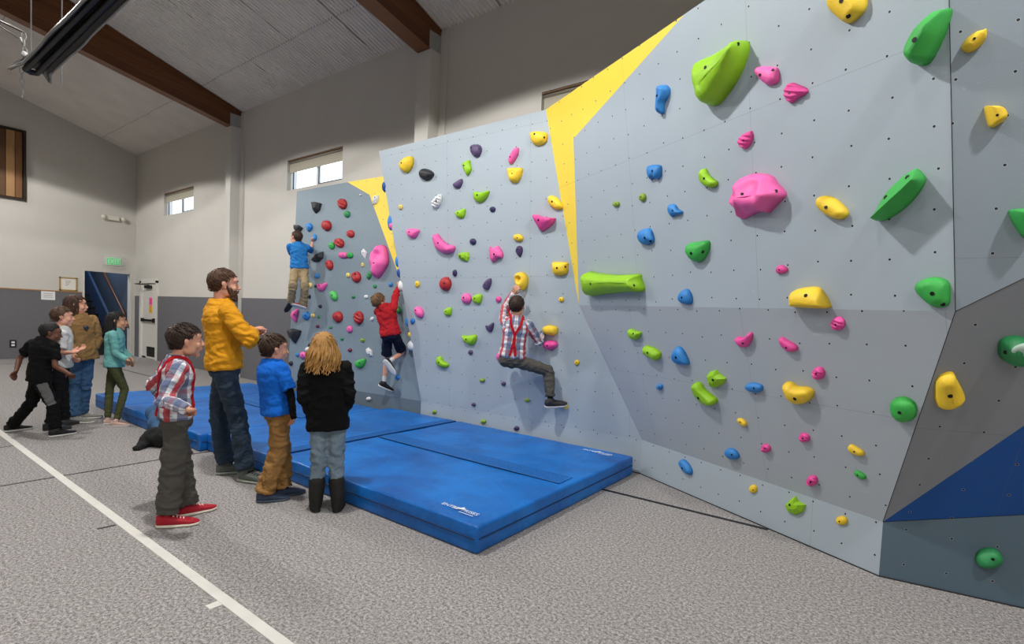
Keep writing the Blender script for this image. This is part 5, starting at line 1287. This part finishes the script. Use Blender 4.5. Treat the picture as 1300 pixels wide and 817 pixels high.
    for s in 'RL':
        if s not in el: continue
        r_ = top.get('arm', .056)*S; tube(bm, [F.neck-ax*.06*S, sh[s]-ax*.0], [.06*S, r_+.004*S], 14)
        if sl <= 1.0 and sl < .99: q = sh[s].lerp(el[s], sl); tube(bm, [sh[s], sh[s].lerp(q, .5), q], [r_+.006*S, r_+.008*S, top.get('cuff', .062)*S], 16, caps=False)
        else:
            q = el[s].lerp(wr[s], top.get('fore', .92)); c_ = top.get('cuff', .040)*S
            tube(bm, [sh[s], sh[s].lerp(el[s], .5), el[s]], [r_+.006*S, r_+.002*S, r_*.92], 16); tube(bm, [el[s], el[s].lerp(q, .5), q.lerp(el[s], .1), q], [r_*.92, r_*.85, c_+.006*S, c_], 16, caps=False)
        bones += [(sh[s], el[s], sface, .055*S), (el[s], wr[s], sface, .045*S)]
        if top.get('under'):
            bu = BM(); tube(bu, [sh[s].lerp(el[s], .6), el[s], el[s].lerp(wr[s], .97)], [.046*S, .042*S, .031*S], 14); mu = voxel(bu, .006, 2, 'sleeve'); wrinkle(mu, .004, 14, 3); obj('undersleeve', mu, top['under'], F.root)
    if top.get('hood'):
        hc_ = F.neck-F.sl*0-sface*.075*S-ax*.0*S
        tube(bm, [F.neck+F.sl*.075*S+sface*.02*S-ax*.01*S, F.neck+F.sl*.085*S-sface*.045*S, hc_-ax*.06*S-sface*.02*S, F.neck-F.sl*.085*S-sface*.045*S, F.neck-F.sl*.075*S+sface*.02*S-ax*.01*S], [.026*S, .042*S, .062*S, .042*S, .026*S], 14)
    if top.get('pocket'): ball(bm, F.pelvis+ax*TL*.25+F.face*.10*S, (.12*S, .06*S, .09*S))
    me = voxel(bm, vs, 2, 'top')
    z_ = [(el[s], .10*S, 1.1) for s in el]+[(sh[s]-ax*.08*S, .09*S, .8) for s in el]+[(F.pelvis+ax*TL*.25, .16*S, top.get('wz', .9))]
    wrinkle(me, top.get('wr', .007)*S**.3, top.get('wf', 8), seed*1.7, zones=z_)
    if top.get('plaid'): clothuv(me, bones)
    obj(top.get('name', 'shirt'), me, top['mat'], F.root)
    if top.get('collar'):
        cm = top['collar']; bm = BM(); pts = []
        for j in range(25):
            a = 2*pi*j/24; fwv = sface; pts.append(F.neck+ax*.006*S+F.sl*(cos(a)*.064*S)+fwv*(sin(a)*.062*S+.004*S)-ax*(.018*S*max(0, sin(a))))
        tube(bm, pts, [.010*S]*25, 8, caps=False, flat=top.get('colflat', 1.4), ref=tuple(ax)); obj('collar', bm, cm, F.root, True)
    if top.get('suspenders'):
        sm = top['suspenders']
        for sg in (-1, 1):
            bm = BM(); pts = []; w = .115*S
            path = [(.10, .10*sg, 1), (.35, .075*sg, 1), (.60, .075*sg, 1), (.82, .085*sg, 1), (.94, .088*sg, .45), (.985, .085*sg, -.0), (.93, .080*sg, -.55), (.80, .060*sg, -1), (.62, .012*sg, -1), (.55, 0, -1), (.35, .008*sg, -1), (.08, .035*sg, -1)]
            TT = BVHTree.FromPolygons([tuple(v.co) for v in me.vertices], [tuple(p.vertices) for p in me.polygons])
            for t_, x_, y_ in path:
                c = F.pelvis+(F.neck-F.pelvis)*t_; lat = F.hl.lerp(F.sl, t_).normalized(); fw = lat.cross(ax); fw = fw if fw.dot(F.face) > 0 else -fw
                q0 = c+lat*x_*S; dirv = (fw*y_+ax*(1-abs(y_))).normalized(); h = TT.ray_cast(q0+dirv*.5, -dirv)
                pts.append((h[0]+dirv*.004) if h[0] is not None else q0+dirv*.12*S)
            # smooth strap
            sp_ = []
            for i in range(len(pts)-1):
                for k in range(4): q = pts[i].lerp(pts[i+1], k/4); n_ = TT.find_nearest(q); sp_.append(n_[0]+n_[1]*.003 if n_[0] is not None else q)
            sp_.append(pts[-1])
            rows = []
            for i, q in enumerate(sp_):
                dd = (sp_[min(i+1, len(sp_)-1)]-sp_[max(i-1, 0)]).normalized(); n_ = TT.find_nearest(q)[1]; s_ = dd.cross(n_).normalized(); wv = .0165*S
                rows.append([bm.verts.new(q+s_*wv+n_*.004), bm.verts.new(q-s_*wv+n_*.004), bm.verts.new(q-s_*wv-n_*.004), bm.verts.new(q+s_*wv-n_*.004)])
            skin_rows(bm, rows); obj('suspender', bm, sm, F.root, False)
    for s in 'RL':
        h_, t_, u2 = feet[s]; st = dict(shoes[s] if isinstance(shoes, dict) and 'R' in shoes else shoes)
        if st.get('boot'): st['shaftdir'] = (kn[s]-an[s]).normalized()
        if st.get('sock'):
            bm = BM(); tube(bm, [an[s], an[s].lerp(kn[s], st.get('sockh', .25))], [.036*S, .040*S], 12); obj('sock', bm, M('sock_'+st['sock'][0], st['sock'][1], .9, .1, 40), F.root, True)
        shoe(F, an[s], h_, t_, u2, st)
    return F
def skin_rows(bm, rows):
    n = len(rows[0])
    for a, b in zip(rows, rows[1:]):
        for j in range(n): bm.faces.new((a[j], a[(j+1) % n], b[(j+1) % n], b[j]))
    bm.faces.new(rows[0][::-1]); bm.faces.new(rows[-1])
PL = plaidmat()
RED_K = ('red_canvas', '#b0142a'); 
SH_RED = dict(sole=('cream', '#e6dfce'), upper=RED_K, lace=('cream', '#ece6d8'))
def ff(x, y): return fl(x, y)
# man in mustard
person('bearded man in a mustard sweatshirt and dark jeans standing with folded arms', 1.06, 0, ff(300, 604), (279.5, 382), (285, 466), (284.5, 361),
    dict(R=dict(el=(317, 432, 'n'), wr=(321, 421, 'f'), pn=(0, 0, -1), curl=.5), L=dict(el=(307, 431, 'f'), wr=(321, 419, 'n'), hd=(329, 417.5), pn=(.2, -.5, -1), curl=.85)),
    dict(R=dict(foot=((303, 609), (331, 613)), kn=(302, 531, -.08)), L=dict(foot=((274, 602), (300, 599.5)), kn=(277, 528, .08))),
    'rosy', ('chestnut', '#4a2e1c'), 'short', dict(mat=CL('mustard_jersey', '#d5951f', .3, 160), hem=1.03, low=-.02, e=.020, arm=.062, cuff=.042, wr=.011, fat=1.05, name='sweatshirt', collar=CL('mustard_jersey', '#d5951f'), colflat=.8),
    dict(mat=denim('dark_denim', '#14212f', '#2b4157'), cuff=.068, knee=.066, e=.008, wr=.009, name='jeans', len=.95),
    dict(sole=('grey_green', '#a9b1a4'), upper=('dark_grey_knit', '#5d655f'), lace=('black', '#1a1a1a')), hs=1.10, head_yaw=8, twist=18, fat=1.0, seed=2, beard_=True)
# boy in red plaid
person('boy in red, white and blue plaid shirt, suspenders and grey trousers, red sneakers', .79, 4, ff(226, 660), (224.5, 453), (223, 532), (236, 433),
    dict(R=dict(el=(207, 508, 'n'), wr=(240, 520, 'n'), hd=(252, 521), pn=(0, .6, -1), curl=.9), L=dict(el=(195, 489, 'f'), wr=(212, 512, 'f'), pn=(0, -1, 0), curl=.6)),
    dict(R=dict(foot=((198, 669), (250, 665)), kn=(219, 596, -.07)), L=dict(foot=((224, 656), (262, 648)), kn=(230, 592, .07))),
    'fair', ('dark_brown', '#33211a'), 'tuft', dict(mat=PL, plaid=True, hem=1.04, low=.02, e=.016, arm=.060, cuff=.046, wr=.010, name='plaid_shirt', suspenders=CL('red_elastic', '#b01727', .2, 200), collar=CL('blue_chambray', '#4c6788'), colflat=1.8, fore=.96),
    dict(mat=CL('charcoal_twill', '#56544f', .4, 200), cuff=.088, knee=.088, e=.014, wr=.012, name='trousers', len=.93, stack=1.0),
    SH_RED, hs=.98, head_yaw=6, head_pitch=2, twist=6, seed=5)
# boy in blue T-shirt
person('boy in a bright blue T-shirt with black undersleeves and khaki trousers', .72, 18, ff(350, 632), (345, 457), (353, 522), (348, 443),
    dict(R=dict(el=(372, 507, 'n'), wr=(373, 532, 'f'), hd=(369, 540), pn=(-1, 0, 0), curl=.4), L=dict(el=(343, 503, 'f'), wr=(362, 520, 'f'), pn=(-1, 0, 0))),
    dict(R=dict(foot=((325, 637), (364, 634)), kn=(353, 574, -.05)), L=dict(foot=((349, 631), (374, 627)), kn=(358, 572, .05))),
    'rosy', ('brown', '#3a2618'), 'tuft', dict(mat=CL('bright_blue_cotton', '#1467cf', .2, 160), hem=1.10, low=-.03, e=.026, sleeve=.82, arm=.062, cuff=.074, wr=.008, name='t_shirt', under=CL('black_knit', '#0d0d0e', .2, 120), collar=CL('bright_blue_cotton', '#1467cf'), colflat=.7),
    dict(mat=CL('khaki_twill', '#9c7646', .4, 200), cuff=.092, knee=.088, e=.016, wr=.015, name='trousers', len=.94, stack=1.2),
    dict(sole=('slate', '#4a5668'), upper=('slate_blue', '#34425c'), lace=('navy', '#1c2740')), hs=.96, head_yaw=2, twist=8, fat=1.08, seed=9)
# child in black hoodie
person('blonde child in a black hoodie, faded jeans and black boots seen from behind', .747, 88, ff(413, 646), (413, 456), (416, 527), (411, 442),
    dict(R=dict(el=(445, 506, 'n'), wr=(434, 527, 'f'), pn=(-1, 0, 0)), L=dict(el=(386, 508, 'n'), wr=(397, 528, 'f'), pn=(1, 0, 0))),
    dict(R=dict(foot=((426, 651), (427, 640)), dir=75, fl=1.0, kn=(426, 580, 0)), L=dict(foot=((402, 651), (402, 640)), dir=100, fl=1.0, kn=(405, 580, 0))),
    'fair', ('honey_blonde', '#a67a3f'), 'long', dict(mat=CL('black_fleece_hoodie', '#0c0c0d', .3, 90), hem=1.12, low=-.24, e=.026, arm=.064, cuff=.050, wr=.010, name='hoodie', hood=True, fore=1.0),
    dict(mat=denim('faded_jeans', '#4e6474', '#93a6b2'), cuff=.062, knee=.074, e=.012, wr=.014, name='jeans', len=.60, stack=.3),
    dict(sole=('black', '#141414'), upper=('black_boot', '#161514'), boot=.155), hs=.96, head_yaw=0, head_pitch=-4, seed=11, shw=1.08)
# boy in black leaning forward
person('boy in a black T-shirt and black track pants striding forward at far left', .78, 6, ff(50, 550), (56, 429), (50, 478), (64, 422.5),
    dict(R=dict(el=(70, 464, 'n'), wr=(89, 475, 'n'), hd=(98, 480), pn=(0, .3, -1), curl=.3), L=dict(el=(25, 455, 'f'), wr=(20, 472, 'n'), hd=(12, 481), pn=(.6, 0, .3), curl=.75)),
    dict(R=dict(foot=((62, 555), (95, 550)), kn=(66, 512, -.06)), L=dict(foot=((5, 548.5), (38, 544)), kn=(40, 511, .06))),
    'brown', ('black', '#0f0c0b'), 'curly', dict(mat=CL('black_cotton', '#0e0e10', .2, 120), hem=1.12, low=-.12, e=.018, sleeve=.72, arm=.062, cuff=.072, wr=.010, name='t_shirt'),
    dict(mat=CL('black_track', '#0b0b0c', .2, 120), mat2=CL('grey_track_panel', '#6b6b6c', .2, 120), stripe='R', cuff=.070, knee=.072, e=.014, wr=.010, name='track_pants', len=.96),
    dict(sole=('white', '#d8d8d4'), upper=('black', '#141416'), lace=('black', '#1a1a1a')), hs=.95, head_yaw=-6, head_pitch=-10, twist=32, far=True, seed=13)
# boy in white T-shirt
person('boy in a white T-shirt standing behind the striding boy in black', .78, 0, ff(74, 542), (79, 415), (78, 461), (79.5, 402),
    dict(R=dict(el=(76, 449, 'n'), wr=(93, 447, 'n'), hd=(103, 445), pn=(0, 0, 1), curl=.5), L=dict(el=(84, 447, 'f'), wr=(98, 444, 'n'), hd=(105, 442), pn=(0, 0, 1), curl=.5)),
    dict(R=dict(foot=((54, 546), (70, 545)), kn=(72, 500, -.05)), L=dict(foot=((76, 542), (90, 539)), kn=(80, 498, .06))),
    'rosy', ('light_brown', '#4f3623'), 'bowl', dict(mat=CL('white_cotton', '#c9cccb', .2, 120), hem=1.06, low=-.10, e=.018, sleeve=.75, arm=.060, cuff=.072, wr=.009, name='t_shirt', collar=CL('white_cotton', '#c9cccb'), colflat=.7),
    dict(mat=CL('black_trousers', '#131317', .2, 120), cuff=.066, knee=.070, e=.012, name='trousers', len=.95),
    dict(sole=('dark', '#2a2c30'), upper=('dark_grey', '#33363c'), lace=('grey', '#666666')), hs=.96, head_yaw=-4, far=True, seed=17)
# teenager in tan jacket
F7 = person('long haired teenager in a tan work jacket and blue jeans', .88, -48, ff(95, 534), (99, 399), (103, 450), (96.5, 387),
    dict(R=dict(el=(86, 434, 'n'), wr=(92, 450, 'n'), pn=(1, 0, 0)), L=dict(el=(124.5, 434, 'f'), wr=(114, 449, 'n'), pn=(-1, 0, 0))),
    dict(R=dict(foot=((84, 537), (101, 538)), dir=-20, kn=(93, 492, -.05)), L=dict(foot=((94, 532), (106, 532)), dir=-5, kn=(107, 491, .06))),
    'fair', ('auburn', '#3d2418'), 'shoulder', dict(mat=CL('tan_duck', '#94734a', .3, 160), hem=1.14, low=-.12, e=.034, arm=.072, cuff=.052, wr=.010, name='jacket', fore=1.0, collar=CL('cream_collar', '#cbbfa6'), colflat=1.8),
    dict(mat=denim('blue_denim', '#22405f', '#3f678f'), cuff=.076, knee=.078, e=.012, wr=.010, name='jeans', len=.97),
    dict(sole=('white', '#d8d8d4'), upper=('grey_check', '#8f8d86'), lace=('white', '#dddddd')), hs=1.02, head_yaw=44, far=True, seed=19, shw=1.18)
bm = BM(); c = on_plane(110.5, 416, tuple(F7.face), F7.neck+F7.face*.155); A2, B2 = frame_of(F7.face, (0, 0, 1)); cyl(bm, c-F7.face*.06, c+F7.face*.004, .022, 12); obj('chest_badge', bm, M('badge_navy', '#2b3147', .6, 0), F7.root)
# girl in teal
person('black haired girl in a teal top and olive leggings', .77, -8, ff(146, 536), (146, 417), (145, 461), (148.5, 407.5),
    dict(R=dict(el=(148, 452, 'n'), wr=(162, 457, 'n'), hd=(168, 465), pn=(-.5, 0, -1), curl=.35), L=dict(el=(156, 448, 'f'), wr=(166, 454, 'n'), hd=(170, 462), pn=(-.5, 0, -1), curl=.35)),
    dict(R=dict(fl=.95, foot=((141, 541), (169, 540.5)), kn=(158.5, 495, -.05)), L=dict(fl=.85, foot=((131, 538.5), (148, 537)), kn=(139, 495, .05))),
    'olive', ('black_hair', '#100d0e'), 'black_long', dict(mat=CL('teal_jersey', '#6ba8a4', .2, 120), hem=1.10, low=-.10, e=.018, arm=.056, cuff=.040, wr=.007, name='teal_top', fore=.95, collar=CL('black_scarf', '#1a1a1c'), colflat=1.8),
    dict(mat=CL('olive_knit', '#474a30', .2, 120), cuff=.044, knee=.056, e=.006, wr=.005, name='leggings', len=.97),
    dict(sole=('white', '#d8d8d4'), upper=('pale_pink', '#c9a79d'), lace=('pink', '#d79a8e')), hs=.96, head_yaw=2, far=True, seed=23)
# ---- climbers
def off_wall(x, y, d): 
    f = facet_at(x, y); p = on_plane(x, y, f[1], f[2]); v = V((CAMP.x-p.x, CAMP.y-p.y, 0)).normalized(); return p+v*d
person('climber in a light blue shirt and beige trousers high on the slate panel', .73, 100, off_wall(392, 340, .30), (379, 308), (380, 340), (376.5, 302),
    dict(R=dict(el=(394, 318, 'f'), wr=(397.5, 306, 'f'), hd=(399, 298), pn=(0, 1, 0), curl=.6), L=dict(el=(370, 323, 'f'), wr=(374, 312, 'f'), pn=(0, 1, 0))),
    dict(R=dict(kn=(387, 362, 'n'), an=(383, 382, 'n'), heel=(389, 392, 0), toe=(374, 388, .02)), L=dict(kn=(372, 362, 'n'), an=(371, 380, 'n'), heel=(372.5, 382, 0), toe=(366, 391, .06))),
    'rosy', ('brown'+'', '#3a2618'), 'crop', dict(mat=CL('sky_blue_cotton', '#2f7fc6', .2, 120), hem=1.04, low=-.02, e=.018, sleeve=.9, arm=.062, cuff=.068, wr=.011, name='shirt'),
    dict(mat=CL('beige_twill', '#a3906f', .2, 120), cuff=.076, knee=.076, e=.014, wr=.013, name='trousers', len=.95),
    dict(R=dict(sole=('white', '#d8d8d4'), upper=RED_K), L=dict(sole=('black', '#141414'), upper=('black_rubber', '#202022'))), hs=.95, head_yaw=30, far=True, seed=27, climb=True)
person('climber in a red hoodie and navy shorts reaching for a white hold', .75, 55, off_wall(500, 420, .32), (488, 387), (496, 426), (480.5, 383),
    dict(R=dict(el=(502.5, 374, 'f'), wr=(506, 364, 'f'), hd=(508, 356), pn=(0, 1, -.3), curl=.5), L=dict(el=(486, 402, .12), wr=(496, 396, .2), pn=(0, 1, 0))),
    dict(R=dict(kn=(511.5, 447, 'f'), an=(498, 456, 'n'), heel=(487, 457, -.12), toe=(498, 471, -.12)), L=dict(kn=(491, 455, 'f'), an=(487, 480, 'f'), heel=(480, 489, .15), toe=(495, 495, .22))),
    'rosy', ('fair_brown', '#74573a'), 'tuft', dict(mat=CL('red_fleece', '#b3222a', .3, 120), hem=1.04, low=.0, e=.022, arm=.060, cuff=.044, wr=.011, name='hoodie', hood=True),
    dict(mat=CL('navy_cotton', '#10182c', .2, 120), cuff=.098, short=.80, e=.018, wr=.010, name='shorts'),
    dict(sole=('white', '#d8d8d4'), upper=('black', '#141416'), sock=('white', '#cfcfcf'), sockh=.28), hs=.95, head_yaw=-12, head_pitch=12, head_roll=-12, far=True, seed=31, climb=True)
person('climber in plaid shirt and red suspenders gripping two yellow holds', .80, 92, off_wall(672, 430, .30), (656, 402), (650, 455), (656, 389),
    dict(R=dict(el=(684, 434, 'f'), wr=(690, 421, 'f'), hd=(698, 413), pn=(0, 1, -.3), curl=.55), L=dict(el=(641, 391, 'f'), wr=(652, 371, 'f'), hd=(660, 356), pn=(0, 1, -.3), curl=.6)),
    dict(R=dict(kn=(696.5, 470, 'f'), an=(698, 502, 'f'), heel=(691, 516, .0), toe=(717, 514, .06)), L=dict(kn=(641, 452, .26), an=(650, 466, .16), heel=(656, 464, .06), toe=(646, 462, .24))),
    'fair', ('dark_brown', '#33211a'), 'short', dict(mat=PL, plaid=True, hem=1.02, low=.02, e=.016, arm=.058, cuff=.044, wr=.009, name='plaid_shirt', suspenders=CL('red_elastic', '#b01727'), fore=.92),
    dict(mat=CL('charcoal_twill', '#56544f'), cuff=.062, knee=.072, e=.012, wr=.010, name='trousers', len=.82),
    dict(sole=('white', '#d8d8d4'), upper=('charcoal', '#2c2c2e'), lace=('black', '#1a1a1a'), sock=('black', '#101010'), sockh=.45), hs=.96, head_yaw=-14, seed=37, climb=True)
# ------------------------------------------------------------------ light
w = bpy.data.worlds.new('daylight'); scene.world = w; w.use_nodes = True
nt = w.node_tree; bg = nt.nodes['Background']; bg.inputs[0].default_value = (.86, .93, 1, 1); bg.inputs[1].default_value = 2.2
def lamp(x, y, z, e, size=150, r=.22, col=(1, .975, .94), blend=.12):
    l = bpy.data.lights.new('high_bay_and_fill_lamp', 'SPOT'); l.energy = e; l.spot_size = radians(size); l.spot_blend = blend; l.shadow_soft_size = r; l.color = col
    o = bpy.data.objects.new('high_bay_and_fill_lamp', l); COL.objects.link(o); o.location = (x, y, z); return o
for x, e in ((-13.8, 420), (-8.6, 440), (-3.4, 600), (1.8, 440)): lamp(x, 1.5, 5.3, e, 151, .11, blend=.05)
for x in (-16.2, -11.2, -6.0, -.8, 4.4): lamp(x, 1.3, 5.3, 60, 151, .2, blend=.05)  # weak fill spots added between the bays to even the wall cut-off
for x in (-12.5, -6.5, -1.5, 3.5): lamp(x, -3.8, 6.2, 210)  # unseen back row, serves as frontal fill
lamp(4.8, -7.0, 6.0, 250)  # extra fill spot added to brighten the right hand facets
scene.view_settings.view_transform = 'Standard'; scene.view_settings.look = 'None'; scene.view_settings.gamma = 1; scene.view_settings.use_curve_mapping = False
scene.view_settings.exposure = -0.12
scene.cycles.max_bounces = 6; scene.cycles.diffuse_bounces = 4; scene.cycles.sample_clamp_indirect = 6
